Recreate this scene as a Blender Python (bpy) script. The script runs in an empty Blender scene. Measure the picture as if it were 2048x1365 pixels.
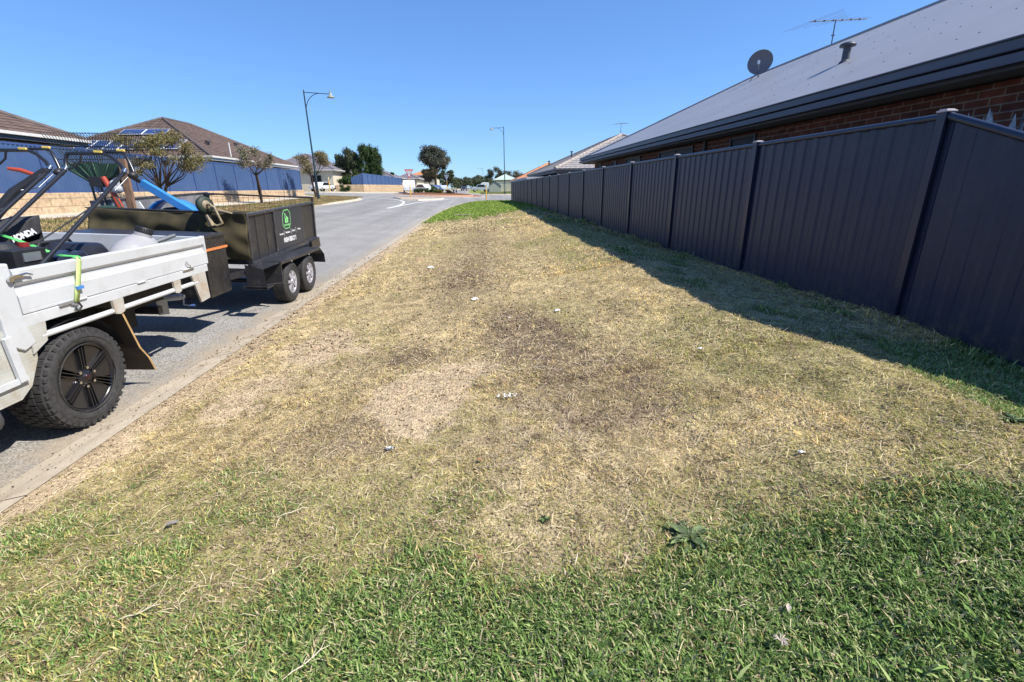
import bpy, math, random
import numpy as np
from mathutils import Vector, Matrix

# ------------------------------------------------------------------ camera
SC = bpy.context.scene
C = SC.collection
cam_d = bpy.data.cameras.new("camera")
cam = bpy.data.objects.new("camera", cam_d)
C.objects.link(cam)
SC.camera = cam
cam_d.sensor_width = 36.0
cam_d.sensor_fit = 'HORIZONTAL'
cam_d.lens = 16.12
cam_d.clip_start = 0.05
cam_d.clip_end = 6000
cam.matrix_world = Matrix(((0.99696774, 0.03869809, -0.06751128, 0.0),
                           (-0.07630521, 0.31604791, -0.94566973, 0.0),
                           (-0.01525881, 0.94795368, 0.31804244, 1.7),
                           (0, 0, 0, 1)))
# ------------------------------------------------------------------ light
SUN = Vector((0.80, -0.30, 1.0)).normalized()
el = math.asin(SUN.z)
rot = math.atan2(SUN.x, SUN.y)
W = bpy.data.worlds.new("World")
SC.world = W
W.use_nodes = True
nt = W.node_tree
sky = nt.nodes.new("ShaderNodeTexSky")
sky.sky_type = 'NISHITA'
sky.sun_disc = False
sky.sun_elevation = el
sky.sun_rotation = rot
sky.altitude = 0
sky.air_density = 1.0
sky.dust_density = 0.0
sky.ozone_density = 4.0
bg = nt.nodes["Background"]
bg.inputs[1].default_value = 0.10
gm_ = nt.nodes.new("ShaderNodeGamma"); gm_.inputs[1].default_value = 0.75      # phone-camera blue
tn_ = nt.nodes.new("ShaderNodeVectorMath"); tn_.operation = 'MULTIPLY'; tn_.inputs[1].default_value = (0.83, 1.25, 1.90)
nt.links.new(sky.outputs[0], gm_.inputs[0]); nt.links.new(gm_.outputs[0], tn_.inputs[0])
nt.links.new(tn_.outputs[0], bg.inputs[0])
sd = bpy.data.lights.new("sun", 'SUN')
sd.energy = 5.0
sd.angle = math.radians(0.5)
sd.color = (1.0, 0.945, 0.86)
so = bpy.data.objects.new("sun", sd)
C.objects.link(so)
so.location = SUN * 60
so.rotation_euler = SUN.to_track_quat('Z', 'Y').to_euler()
SC.view_settings.view_transform = 'Standard'
SC.view_settings.look = 'None'
SC.view_settings.exposure = 0.55
SC.view_settings.gamma = 1.0

rnd = random.Random(7)
RNG = np.random.default_rng(11)

# ------------------------------------------------------------------ materials
MATS = {}
def S(r, g, b):
    f = lambda c: ((c / 255 + 0.055) / 1.055) ** 2.4 if c > 10 else c / 255 / 12.92
    return (f(r), f(g), f(b))

def mat(name, col, rough=0.6, metal=0.0, var=0.12, scale=6.0, bump=0.0, bscale=40.0,
        col2=None, spec=0.5, dirt=None, dscale=3.0, damt=0.5, stretch=(1, 1, 1), coat=0.0):
    """principled material with object-space noise variation, optional dirt blotches and bump"""
    if name in MATS: return MATS[name]
    m = bpy.data.materials.new(name)
    m.use_nodes = True
    t = m.node_tree; N = t.nodes; L = t.links
    b = N["Principled BSDF"]
    b.inputs["Roughness"].default_value = rough
    b.inputs["Metallic"].default_value = metal
    b.inputs["Specular IOR Level"].default_value = spec
    b.inputs["Coat Weight"].default_value = coat
    geo = N.new("ShaderNodeNewGeometry")
    mp = N.new("ShaderNodeMapping"); mp.inputs["Scale"].default_value = stretch
    L.new(geo.outputs["Position"], mp.inputs["Vector"])
    n1 = N.new("ShaderNodeTexNoise"); n1.inputs["Scale"].default_value = scale; n1.inputs["Detail"].default_value = 6
    L.new(mp.outputs[0], n1.inputs["Vector"])
    mix = N.new("ShaderNodeMix"); mix.data_type = 'RGBA'
    c2 = col2 if col2 else tuple(c * (1 - var) for c in col)
    c1 = col if col2 else tuple(min(1, c * (1 + var)) for c in col)
    mix.inputs[6].default_value = (*c1, 1); mix.inputs[7].default_value = (*c2, 1)
    r1 = N.new("ShaderNodeMapRange"); r1.inputs[1].default_value = 0.35; r1.inputs[2].default_value = 0.65
    L.new(n1.outputs[0], r1.inputs[0]); L.new(r1.outputs[0], mix.inputs[0])
    out = mix.outputs[2]
    if dirt:
        n2 = N.new("ShaderNodeTexNoise"); n2.inputs["Scale"].default_value = dscale; n2.inputs["Detail"].default_value = 8
        n2.inputs["Roughness"].default_value = 0.7
        L.new(mp.outputs[0], n2.inputs["Vector"])
        r2 = N.new("ShaderNodeMapRange"); r2.inputs[1].default_value = 0.5; r2.inputs[2].default_value = 0.7
        r2.inputs[4].default_value = damt
        L.new(n2.outputs[0], r2.inputs[0])
        m2 = N.new("ShaderNodeMix"); m2.data_type = 'RGBA'; m2.inputs[7].default_value = (*dirt, 1)
        L.new(out, m2.inputs[6]); L.new(r2.outputs[0], m2.inputs[0]); out = m2.outputs[2]
    L.new(out, b.inputs["Base Color"])
    if bump > 0:
        n3 = N.new("ShaderNodeTexNoise"); n3.inputs["Scale"].default_value = bscale; n3.inputs["Detail"].default_value = 4
        L.new(mp.outputs[0], n3.inputs["Vector"])
        bp = N.new("ShaderNodeBump"); bp.inputs["Strength"].default_value = bump; bp.inputs["Distance"].default_value = 0.01
        L.new(n3.outputs[0], bp.inputs["Height"]); L.new(bp.outputs[0], b.inputs["Normal"])
    MATS[name] = m
    return m

def mat_attr(name, rough=0.9, bump=0.0, bscale=60, transl=0.0, spec=0.2, speck=0.0):
    """material whose base colour is the mesh's own colour attribute 'Col' times fine noise"""
    m = bpy.data.materials.new(name); m.use_nodes = True
    t = m.node_tree; N = t.nodes; L = t.links
    b = N["Principled BSDF"]; b.inputs["Roughness"].default_value = rough
    b.inputs["Specular IOR Level"].default_value = spec
    a = N.new("ShaderNodeAttribute"); a.attribute_name = "Col"
    out = a.outputs["Color"]
    geo = N.new("ShaderNodeNewGeometry")
    if speck > 0:
        for sc, am in ((110, speck), (32, speck * 0.8), (9, speck * 0.5)):
            n = N.new("ShaderNodeTexNoise"); n.inputs["Scale"].default_value = sc; n.inputs["Detail"].default_value = 3
            L.new(geo.outputs["Position"], n.inputs["Vector"])
            r = N.new("ShaderNodeMapRange"); r.inputs[1].default_value = 0.3; r.inputs[2].default_value = 0.7
            r.inputs[3].default_value = 1 - am; r.inputs[4].default_value = 1 + am
            L.new(n.outputs[0], r.inputs[0])
            x = N.new("ShaderNodeVectorMath"); x.operation = 'SCALE'
            L.new(out, x.inputs[0]); L.new(r.outputs[0], x.inputs["Scale"]); out = x.outputs[0]
    L.new(out, b.inputs["Base Color"])
    if bump > 0:
        n3 = N.new("ShaderNodeTexNoise"); n3.inputs["Scale"].default_value = bscale; n3.inputs["Detail"].default_value = 5
        L.new(geo.outputs["Position"], n3.inputs["Vector"])
        bp = N.new("ShaderNodeBump"); bp.inputs["Strength"].default_value = bump; bp.inputs["Distance"].default_value = 0.02
        L.new(n3.outputs[0], bp.inputs["Height"]); L.new(bp.outputs[0], b.inputs["Normal"])
    if transl > 0:
        tr = N.new("ShaderNodeBsdfTranslucent"); L.new(out, tr.inputs[0])
        ms = N.new("ShaderNodeMixShader"); ms.inputs[0].default_value = transl
        L.new(b.outputs[0], ms.inputs[1]); L.new(tr.outputs[0], ms.inputs[2])
        L.new(ms.outputs[0], N["Material Output"].inputs[0])
    return m

def mat_blocks(name, c1, c2, mortar, bw, bh, ms=0.01, rough=0.85, bump=0.4, axis='Y', noise=None):
    """brick / block coursing. axis: the horizontal world axis the wall runs along"""
    m = bpy.data.materials.new(name); m.use_nodes = True
    t = m.node_tree; N = t.nodes; L = t.links
    b = N["Principled BSDF"]; b.inputs["Roughness"].default_value = rough
    b.inputs["Specular IOR Level"].default_value = 0.2
    geo = N.new("ShaderNodeNewGeometry"); sp = N.new("ShaderNodeSeparateXYZ"); cb = N.new("ShaderNodeCombineXYZ")
    L.new(geo.outputs["Position"], sp.inputs[0])
    if axis == 'XY':
        ad = N.new("ShaderNodeMath"); ad.operation = 'ADD'
        L.new(sp.outputs[0], ad.inputs[0]); L.new(sp.outputs[1], ad.inputs[1]); L.new(ad.outputs[0], cb.inputs[0])
    else:
        L.new(sp.outputs[0 if axis == 'X' else 1], cb.inputs[0])
    L.new(sp.outputs[2], cb.inputs[1])
    br = N.new("ShaderNodeTexBrick"); br.inputs["Scale"].default_value = 1
    br.inputs["Brick Width"].default_value = bw; br.inputs["Row Height"].default_value = bh
    br.inputs["Mortar Size"].default_value = ms; br.inputs["Mortar Smooth"].default_value = 0.1
    br.inputs["Color1"].default_value = (*c1, 1); br.inputs["Color2"].default_value = (*c2, 1)
    br.inputs["Mortar"].default_value = (*mortar, 1)
    L.new(cb.outputs[0], br.inputs["Vector"])
    n = N.new("ShaderNodeTexNoise"); n.inputs["Scale"].default_value = 7; n.inputs["Detail"].default_value = 8
    L.new(geo.outputs["Position"], n.inputs["Vector"])
    r = N.new("ShaderNodeMapRange"); r.inputs[1].default_value = 0.3; r.inputs[2].default_value = 0.7
    r.inputs[3].default_value = 0.7; r.inputs[4].default_value = 1.2
    L.new(n.outputs[0], r.inputs[0])
    x = N.new("ShaderNodeVectorMath"); x.operation = 'SCALE'
    L.new(br.outputs[0], x.inputs[0]); L.new(r.outputs[0], x.inputs["Scale"])
    out = x.outputs[0]
    if noise:
        n2 = N.new("ShaderNodeTexNoise"); n2.inputs["Scale"].default_value = 1.6; n2.inputs["Detail"].default_value = 9
        n2.inputs["Roughness"].default_value = 0.75
        L.new(geo.outputs["Position"], n2.inputs["Vector"])
        r2 = N.new("ShaderNodeMapRange"); r2.inputs[1].default_value = 0.52; r2.inputs[2].default_value = 0.68
        r2.inputs[4].default_value = 0.55
        L.new(n2.outputs[0], r2.inputs[0])
        m2 = N.new("ShaderNodeMix"); m2.data_type = 'RGBA'; m2.inputs[7].default_value = (*noise, 1)
        L.new(out, m2.inputs[6]); L.new(r2.outputs[0], m2.inputs[0]); out = m2.outputs[2]
    L.new(out, b.inputs["Base Color"])
    bp = N.new("ShaderNodeBump"); bp.inputs["Strength"].default_value = bump; bp.inputs["Distance"].default_value = 0.01
    ad = N.new("ShaderNodeMath"); ad.operation = 'SUBTRACT'
    L.new(n.outputs[0], ad.inputs[0]); L.new(br.outputs["Fac"], ad.inputs[1])
    L.new(ad.outputs[0], bp.inputs["Height"]); L.new(bp.outputs[0], b.inputs["Normal"])
    return m

# ------------------------------------------------------------------ mesh builder
class MB:
    def __init__(s, xf=None):
        s.v = []; s.f = []; s.m = []; s.sm = []; s.cur = 0; s.smooth = False; s.xf = xf
    def add(s, vs, fs, smooth=None):
        o = len(s.v)
        s.v.extend([tuple(p) for p in vs])
        for f in fs:
            s.f.append([i + o for i in f]); s.m.append(s.cur); s.sm.append(s.smooth if smooth is None else smooth)
    def box(s, c, d, rz=0.0, R=None):
        hx, hy, hz = d[0] / 2, d[1] / 2, d[2] / 2
        R = R or (Matrix.Rotation(rz, 3, 'Z') if rz else None)
        P = []
        for x, y, z in ((-1,-1,-1),(1,-1,-1),(1,1,-1),(-1,1,-1),(-1,-1,1),(1,-1,1),(1,1,1),(-1,1,1)):
            p = Vector((x * hx, y * hy, z * hz))
            if R: p = R @ p
            P.append((c[0] + p.x, c[1] + p.y, c[2] + p.z))
        s.add(P, [(0,3,2,1),(4,5,6,7),(0,1,5,4),(1,2,6,5),(2,3,7,6),(3,0,4,7)], False)
    def b2(s, p0, p1):
        s.box([(a + b) / 2 for a, b in zip(p0, p1)], [abs(b - a) for a, b in zip(p0, p1)])
    def beam(s, a, b, w, h, up=(0, 0, 1)):
        a = Vector(a); b = Vector(b); d = (b - a); L = d.length; d.normalize()
        u = Vector(up); x = d.cross(u)
        if x.length < 1e-4: x = d.cross(Vector((1, 0, 0)))
        x.normalize(); z = x.cross(d)
        R = Matrix((x, d, z)).transposed()
        s.box((a + b) / 2, (w, L, h), R=R)
    def tube(s, pts, r, n=8, cap=True):
        pts = [Vector(p) for p in pts]; rs = r if isinstance(r, (list, tuple)) else [r] * len(pts)
        rings = []; prev = None
        for i, p in enumerate(pts):
            t = (pts[min(i + 1, len(pts) - 1)] - pts[max(i - 1, 0)]).normalized()
            if prev is None:
                u = t.cross(Vector((0, 0, 1)))
                if u.length < 1e-3: u = t.cross(Vector((1, 0, 0)))
            else:
                u = prev - t * prev.dot(t)
            u.normalize(); w = t.cross(u); prev = u
            rings.append([p + (u * math.cos(2 * math.pi * k / n) + w * math.sin(2 * math.pi * k / n)) * rs[i] for k in range(n)])
        V = [q for rg in rings for q in rg]; F = []
        for i in range(len(pts) - 1):
            for k in range(n):
                F.append((i * n + k, i * n + (k + 1) % n, (i + 1) * n + (k + 1) % n, (i + 1) * n + k))
        s.add(V, F, True)
        if cap:
            s.add(rings[0], [tuple(range(n))[::-1]], False); s.add(rings[-1], [tuple(range(n))], False)
    def cyl(s, a, b, r, n=16, r2=None):
        s.tube([a, b], [r, r if r2 is None else r2], n)
    def lathe(s, prof, org, axis, n=32, cap=False):
        """prof: list of (radius, height along axis)"""
        ax = Vector(axis).normalized(); u = ax.cross(Vector((0, 0, 1)))
        if u.length < 1e-3: u = Vector((1, 0, 0))
        u.normalize(); w = ax.cross(u); o = Vector(org)
        V = []
        for r, h in prof:
            for k in range(n):
                a = 2 * math.pi * k / n
                V.append(o + ax * h + (u * math.cos(a) + w * math.sin(a)) * r)
        F = []
        for i in range(len(prof) - 1):
            for k in range(n):
                F.append((i * n + k, i * n + (k + 1) % n, (i + 1) * n + (k + 1) % n, (i + 1) * n + k))
        s.add(V, F, True)
    def prism(s, poly, a, b, plane='YZ'):
        """poly in the plane, extruded from a to b on the third axis"""
        def P(u, v, w):
            return {'YZ': (w, u, v), 'XZ': (u, w, v), 'XY': (u, v, w)}[plane]
        n = len(poly)
        V = [P(u, v, a) for u, v in poly] + [P(u, v, b) for u, v in poly]
        F = [tuple(range(n))[::-1], tuple(range(n, 2 * n))] + [(i, (i + 1) % n, n + (i + 1) % n, n + i) for i in range(n)]
        s.add(V, F, False)
    def quad(s, *p): s.add(p, [tuple(range(len(p)))], False)
    def grid(s, fn, nu, nv, smooth=True):
        V = [fn(i / nu, j / nv) for j in range(nv + 1) for i in range(nu + 1)]
        F = [(j * (nu + 1) + i, j * (nu + 1) + i + 1, (j + 1) * (nu + 1) + i + 1, (j + 1) * (nu + 1) + i)
             for j in range(nv) for i in range(nu)]
        s.add(V, F, smooth)
    def ell(s, c, r, n=14, m=8, R=None):
        V = []; F = []
        for j in range(m + 1):
            ph = math.pi * j / m
            for i in range(n):
                th = 2 * math.pi * i / n
                p = Vector((r[0] * math.sin(ph) * math.cos(th), r[1] * math.sin(ph) * math.sin(th), r[2] * math.cos(ph)))
                if R: p = R @ p
                V.append(p + Vector(c))
        for j in range(m):
            for i in range(n):
                F.append((j * n + i, (j + 1) * n + i, (j + 1) * n + (i + 1) % n, j * n + (i + 1) % n))
        s.add(V, F, True)
    def build(s, name, mats, parent=None, bevel=0.0, fix=True):
        me = bpy.data.meshes.new(name)
        off = Vector((0, 0, 0))
        if parent is not None: off = Vector(OFF.get(parent.name, (0, 0, 0)))
        V = s.v
        if s.xf: V = [s.xf(p) for p in V]
        V = [(p[0] - off.x, p[1] - off.y, p[2] - off.z) for p in V]
        me.from_pydata(V, [], s.f)
        if not isinstance(mats, (list, tuple)): mats = [mats]
        for m in mats: me.materials.append(m)
        me.polygons.foreach_set('material_index', s.m)
        me.polygons.foreach_set('use_smooth', s.sm)
        me.update()
        o = bpy.data.objects.new(name, me); C.objects.link(o)
        if parent is not None:
            o.parent = parent; OFF[o.name] = tuple(off)
        if bevel > 0:
            md = o.modifiers.new("bevel", 'BEVEL'); md.width = bevel; md.segments = 2; md.limit_method = 'ANGLE'
            md.angle_limit = math.radians(40)
        return o
OFF = {}
def thing(name, label, cat, loc=(0, 0, 0), rot=(0, 0, 0), group=None, local=False):
    """an Empty at the thing's base; children are given in world coordinates of the unrotated thing unless local"""
    o = bpy.data.objects.new(name, None); C.objects.link(o)
    o.location = loc; o.rotation_euler = rot; o.empty_display_size = 0.2
    o['label'] = label; o['category'] = cat
    if group: o['group'] = group
    OFF[o.name] = (0, 0, 0) if local else tuple(loc)
    return o
def tag(o, label, cat, group=None):
    o['label'] = label; o['category'] = cat
    if group: o['group'] = group
    return o
def struct(o, kind='structure'):
    o['kind'] = kind; return o
def dup(root, loc, rz=0.0, label=None, scale=None):
    r = root.copy(); C.objects.link(r); r.location = loc; r.rotation_euler = (0, 0, rz)
    if scale: r.scale = scale
    if label: r['label'] = label
    for ch in list(root.children):
        c = ch.copy(); C.objects.link(c); c.parent = r
        for g in list(ch.children):
            d = g.copy(); C.objects.link(d); d.parent = c
    return r
def copy_part(ch, parent, loc=None):
    c = ch.copy(); C.objects.link(c); c.parent = parent
    if loc is not None: c.location = loc
    for g in list(ch.children):
        d = g.copy(); C.objects.link(d); d.parent = c
    return c

# ------------------------------------------------------------------ terrain
def ss(a, b, x):
    t = np.clip((np.asarray(x, float) - a) / (b - a), 0, 1); return t * t * (3 - 2 * t)
PX = [-60,-30,-17,-16.5,-14.8,-11.6,-2.93,-2.56,-1,0,1,2,2.5,3.0,3.7,8,60]
PZ = [.9,.9,.9,.86,.80,.56,0,.06,.15,.20,.28,.45,.53,.515,.50,.55,.55]
def T(X, Y):
    X = np.asarray(X, float); Y = np.asarray(Y, float)
    near = np.interp(X, PX, PZ)
    far = np.clip(.40 - .048 * X, .30, 1.42) + .25 * ss(66, 85, Y) * ss(-12, 0, X)
    k = ss(28, 56, Y)
    return near * (1 - k) + far * k
def Tz(x, y): return float(T(x, y))

def vnoise(X, Y, seed=0, oct=4):
    """value noise, numpy"""
    out = np.zeros_like(np.asarray(X, float)); amp = 1.0; tot = 0
    r = np.random.default_rng(seed)
    for o in range(oct):
        tab = r.random((256, 256)); f = 2.0 ** o
        x = np.asarray(X) * f + 37.2 * o; y = np.asarray(Y) * f + 11.7 * o
        xi = np.floor(x).astype(int); yi = np.floor(y).astype(int); fx = x - xi; fy = y - yi
        fx = fx * fx * (3 - 2 * fx); fy = fy * fy * (3 - 2 * fy)
        g = lambda a, b: tab[a % 256, b % 256]
        v = (g(xi, yi) * (1 - fx) + g(xi + 1, yi) * fx) * (1 - fy) + (g(xi, yi + 1) * (1 - fx) + g(xi + 1, yi + 1) * fx) * fy
        out += v * amp; tot += amp; amp *= 0.55
    return out / tot

def np_mesh(name, V, F, mats, cols=None, smooth=False, nper=None, midx=None):
    """V (n,3), F (m,k) numpy -> object; cols (n,3) colour attribute per vertex"""
    me = bpy.data.meshes.new(name)
    n = len(V); m, k = F.shape
    me.vertices.add(n); me.vertices.foreach_set('co', np.ascontiguousarray(V, dtype=np.float32).ravel())
    me.loops.add(m * k); me.loops.foreach_set('vertex_index', np.ascontiguousarray(F, dtype=np.int32).ravel())
    me.polygons.add(m)
    me.polygons.foreach_set('loop_start', np.arange(0, m * k, k, dtype=np.int32))
    me.polygons.foreach_set('loop_total', np.full(m, k, dtype=np.int32))
    if smooth: me.polygons.foreach_set('use_smooth', np.ones(m, dtype=bool))
    for x in (mats if isinstance(mats, (list, tuple)) else [mats]): me.materials.append(x)
    if midx is not None: me.polygons.foreach_set('material_index', midx.astype(np.int32))
    me.update(calc_edges=True)
    if cols is not None:
        a = me.color_attributes.new('Col', 'FLOAT_COLOR', 'POINT')
        c = np.ones((n, 4), dtype=np.float32); c[:, :3] = cols
        a.data.foreach_set('color', c.ravel())
    o = bpy.data.objects.new(name, me); C.objects.link(o)
    return o
# ================================================================== GROUND, ROAD, KERBS
def asphalt():
    m = bpy.data.materials.new("asphalt"); m.use_nodes = True
    t = m.node_tree; N = t.nodes; L = t.links; b = N["Principled BSDF"]
    b.inputs["Roughness"].default_value = 0.9; b.inputs["Specular IOR Level"].default_value = 0.25
    geo = N.new("ShaderNodeNewGeometry")
    def noise(sc, det=3, rg=0.5):
        n = N.new("ShaderNodeTexNoise"); n.inputs["Scale"].default_value = sc; n.inputs["Detail"].default_value = det
        n.inputs["Roughness"].default_value = rg; L.new(geo.outputs["Position"], n.inputs["Vector"]); return n
    def rng(o, a, b_, c, d):
        r = N.new("ShaderNodeMapRange")
        for i, v in zip((1, 2, 3, 4), (a, b_, c, d)): r.inputs[i].default_value = v
        L.new(o, r.inputs[0]); return r.outputs[0]
    vor = N.new("ShaderNodeTexVoronoi"); vor.inputs["Scale"].default_value = 95
    L.new(geo.outputs["Position"], vor.inputs["Vector"])
    cr = N.new("ShaderNodeValToRGB"); e = cr.color_ramp.elements
    e[0].color = (0.06, 0.06, 0.062, 1); e[1].color = (0.52, 0.49, 0.44, 1)
    m1 = e = cr.color_ramp.elements.new(0.45); m1.color = (0.25, 0.245, 0.235, 1)
    sepc = N.new("ShaderNodeSeparateColor"); L.new(vor.outputs["Color"], sepc.inputs[0]); L.new(sepc.outputs[0], cr.inputs[0])
    base = N.new("ShaderNodeMix"); base.data_type = 'RGBA'; base.inputs[0].default_value = 0.62
    base.inputs[6].default_value = (0.27, 0.262, 0.245, 1); L.new(cr.outputs[0], base.inputs[7])
    big = rng(noise(0.5, 6, 0.6).outputs[0], 0.3, 0.7, 0.86, 1.1)
    sc = N.new("ShaderNodeVectorMath"); sc.operation = 'SCALE'
    L.new(base.outputs[2], sc.inputs[0]); L.new(big, sc.inputs["Scale"])
    mpw = N.new("ShaderNodeMapping"); mpw.inputs["Scale"].default_value = (1.1, 0.035, 1); L.new(geo.outputs["Position"], mpw.inputs[0])
    nw = N.new("ShaderNodeTexNoise"); nw.inputs["Scale"].default_value = 1.0; nw.inputs["Detail"].default_value = 4; L.new(mpw.outputs[0], nw.inputs["Vector"])
    sw = N.new("ShaderNodeVectorMath"); sw.operation = 'SCALE'; L.new(sc.outputs[0], sw.inputs[0]); L.new(rng(nw.outputs[0], 0.35, 0.65, 0.84, 1.1), sw.inputs["Scale"])
    vc = N.new("ShaderNodeTexVoronoi"); vc.feature = 'DISTANCE_TO_EDGE'; vc.inputs["Scale"].default_value = 0.16
    dsn = N.new("ShaderNodeVectorMath"); dsn.operation = 'ADD'; L.new(geo.outputs["Position"], dsn.inputs[0]); L.new(noise(1.3, 5, .7).outputs["Color"], dsn.inputs[1]); L.new(dsn.outputs[0], vc.inputs["Vector"])
    ck = N.new("ShaderNodeVectorMath"); ck.operation = 'SCALE'; L.new(sw.outputs[0], ck.inputs[0]); L.new(rng(vc.outputs["Distance"], 0.0008, 0.0022, 0.6, 1.0), ck.inputs["Scale"])
    sc = ck
    # wind-blown sand lying against the kerb
    sp = N.new("ShaderNodeSeparateXYZ"); L.new(geo.outputs["Position"], sp.inputs[0])
    edge = rng(sp.outputs[0], -3.45, -2.90, 0, 0.9)
    nn = rng(noise(2.2, 7, 0.7).outputs[0], 0.35, 0.65, -0.45, 0.5)
    ad = N.new("ShaderNodeMath"); ad.operation = 'ADD'; ad.use_clamp = True; L.new(edge, ad.inputs[0]); L.new(nn, ad.inputs[1])
    mu = N.new("ShaderNodeMath"); mu.operation = 'MULTIPLY'; L.new(ad.outputs[0], mu.inputs[0]); L.new(edge, mu.inputs[1])
    far = rng(sp.outputs[1], 26, 32, 1, 0); mu2 = N.new("ShaderNodeMath"); mu2.operation = 'MULTIPLY'
    L.new(mu.outputs[0], mu2.inputs[0]); L.new(far, mu2.inputs[1])
    mx = N.new("ShaderNodeMix"); mx.data_type = 'RGBA'; mx.inputs[7].default_value = (0.36, 0.29, 0.20, 1)
    L.new(sc.outputs[0], mx.inputs[6]); L.new(mu2.outputs[0], mx.inputs[0])
    L.new(mx.outputs[2], b.inputs["Base Color"])
    bp = N.new("ShaderNodeBump"); bp.inputs["Strength"].default_value = 0.6; bp.inputs["Distance"].default_value = 0.006
    L.new(vor.outputs["Distance"], bp.inputs["Height"]); L.new(bp.outputs[0], b.inputs["Normal"])
    return m
ASPH = asphalt()
CONC = mat("kerb_concrete", (0.50, 0.43, 0.325), 0.9, var=0.12, scale=3, bump=0.3, bscale=70, dirt=(0.34, 0.27, 0.18), dscale=3.2, damt=0.85, spec=0.2)
def joints(m, pitch=2.4, wd=0.012):
    t = m.node_tree; N = t.nodes; L = t.links; b = N["Principled BSDF"]; src = b.inputs["Base Color"].links[0].from_socket
    geo = N.new("ShaderNodeNewGeometry"); sp = N.new("ShaderNodeSeparateXYZ"); L.new(geo.outputs["Position"], sp.inputs[0])
    d = N.new("ShaderNodeMath"); d.operation = 'DIVIDE'; d.inputs[1].default_value = pitch; L.new(sp.outputs[1], d.inputs[0])
    f = N.new("ShaderNodeMath"); f.operation = 'FRACT'; L.new(d.outputs[0], f.inputs[0])
    l = N.new("ShaderNodeMath"); l.operation = 'LESS_THAN'; l.inputs[1].default_value = wd / pitch; L.new(f.outputs[0], l.inputs[0])
    mx = N.new("ShaderNodeMix"); mx.data_type = 'RGBA'; mx.inputs[7].default_value = (.10, .08, .06, 1); L.new(src, mx.inputs[6]); L.new(l.outputs[0], mx.inputs[0]); L.new(mx.outputs[2], b.inputs["Base Color"])
joints(CONC)
PATH = mat("path_concrete", (0.50, 0.45, 0.36), 0.9, var=0.08, scale=1.0, spec=0.2)
joints(PATH, 1.8, .015)
PAINT = mat("road_paint", (0.72, 0.72, 0.70), 0.7, var=0.08, scale=5)
GRND = mat_attr("verge_soil", rough=0.95, bump=1.0, bscale=60, speck=0.30, spec=0.1)

# far ground to the horizon
def far_ground():
    xs = np.concatenate([[-2500, -900, -400, -200, -120], np.linspace(-85, 65, 31), [120, 200, 400, 900, 2500]])
    ys = np.concatenate([[-600, -100, -40], np.linspace(-20, 130, 31), [180, 260, 400, 700, 1200, 3000]])
    X, Y = np.meshgrid(xs, ys); Z = T(X, Y) - 0.06 - 0.6 * ((X > -82) & (X < 62) & (Y > -22) & (Y < 300))
    V = np.stack([X.ravel(), Y.ravel(), Z.ravel()], 1)
    nx = len(xs); i, j = np.meshgrid(np.arange(nx - 1), np.arange(len(ys) - 1)); a = (j * nx + i).ravel()
    F = np.stack([a, a + 1, a + 1 + nx, a + nx], 1)
    m = mat("far_soil", (0.22, 0.17, 0.09), 0.95, scale=0.06, col2=(0.10, 0.12, 0.05), spec=0.1)
    return struct(np_mesh("ground", V, F, m, smooth=True))
far_ground()

def grid_sheet(name, xs, ys, dz, m):
    X, Y = np.meshgrid(xs, ys); Z = T(X, Y) + (dz(X, Y) if callable(dz) else dz)
    V = np.stack([X.ravel(), Y.ravel(), Z.ravel()], 1); nx = len(xs)
    i, j = np.meshgrid(np.arange(nx - 1), np.arange(len(ys) - 1)); a = (j * nx + i).ravel()
    return np_mesh(name, V, np.stack([a, a + 1, a + 1 + nx, a + nx], 1), m, smooth=True)
struct(grid_sheet("road", np.concatenate([np.linspace(-80, -17.5, 20), [-16.5, -14.8, -11.6, -8, -5, -2.93, -2.5, -2.0, -1], np.linspace(0, 60, 25)]),
                  np.concatenate([[-15, 0, 14, 28], np.linspace(30, 90, 31), [110, 150, 200, 300, 420]]),
                  lambda X, Y: -0.12 * ss(-2.94, -2.52, X) * (Y < 43) - .05 * (X > 0) * (Y < 50), ASPH))

def resample(poly, step):
    out = []
    for (x0, y0), (x1, y1) in zip(poly[:-1], poly[1:]):
        n = max(1, int(math.hypot(x1 - x0, y1 - y0) / step))
        for k in range(n): out.append((x0 + (x1 - x0) * k / n, y0 + (y1 - y0) * k / n))
    out.append(poly[-1]); return out
def smooth_poly(p, it=2):
    for _ in range(it):
        q = [p[0]]
        for a, b in zip(p[:-1], p[1:]):
            q += [(a[0] * .75 + b[0] * .25, a[1] * .75 + b[1] * .25), (a[0] * .25 + b[0] * .75, a[1] * .25 + b[1] * .75)]
        q.append(p[-1]); p = q
    return p
def kerb(name, poly, w, dz, label=None, side=1, m=CONC, closed=False):
    """concrete kerb along poly; side=+1 puts the land on the left of the direction of travel"""
    mb = MB(); n = len(poly); L_ = []
    for i, (x, y) in enumerate(poly):
        if closed: a, b = poly[i - 1], poly[(i + 1) % n]
        else: a, b = poly[max(i - 1, 0)], poly[min(i + 1, n - 1)]
        dx, dy = b[0] - a[0], b[1] - a[1]; l = math.hypot(dx, dy); nx, ny = -dy / l * side, dx / l * side
        row = []
        for t, hgt in ((0, -.02), (0, .006), (.12, .012), (.45, dz * .75), (.6, dz), (1.0, dz + .004)):
            px, py = x + nx * w * t, y + ny * w * t
            row.append((px, py, Tz(px, py) + hgt))
        L_.append(row)
    V = [p for r in L_ for p in r]; F = []
    K = 6
    for i in range(n if closed else n - 1):
        for k in range(K - 1):
            j = (i + 1) % n
            F.append((i * K + k, j * K + k, j * K + k + 1, i * K + k + 1))
    mb.add(V, F, False)
    return struct(mb.build(name, m))
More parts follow.
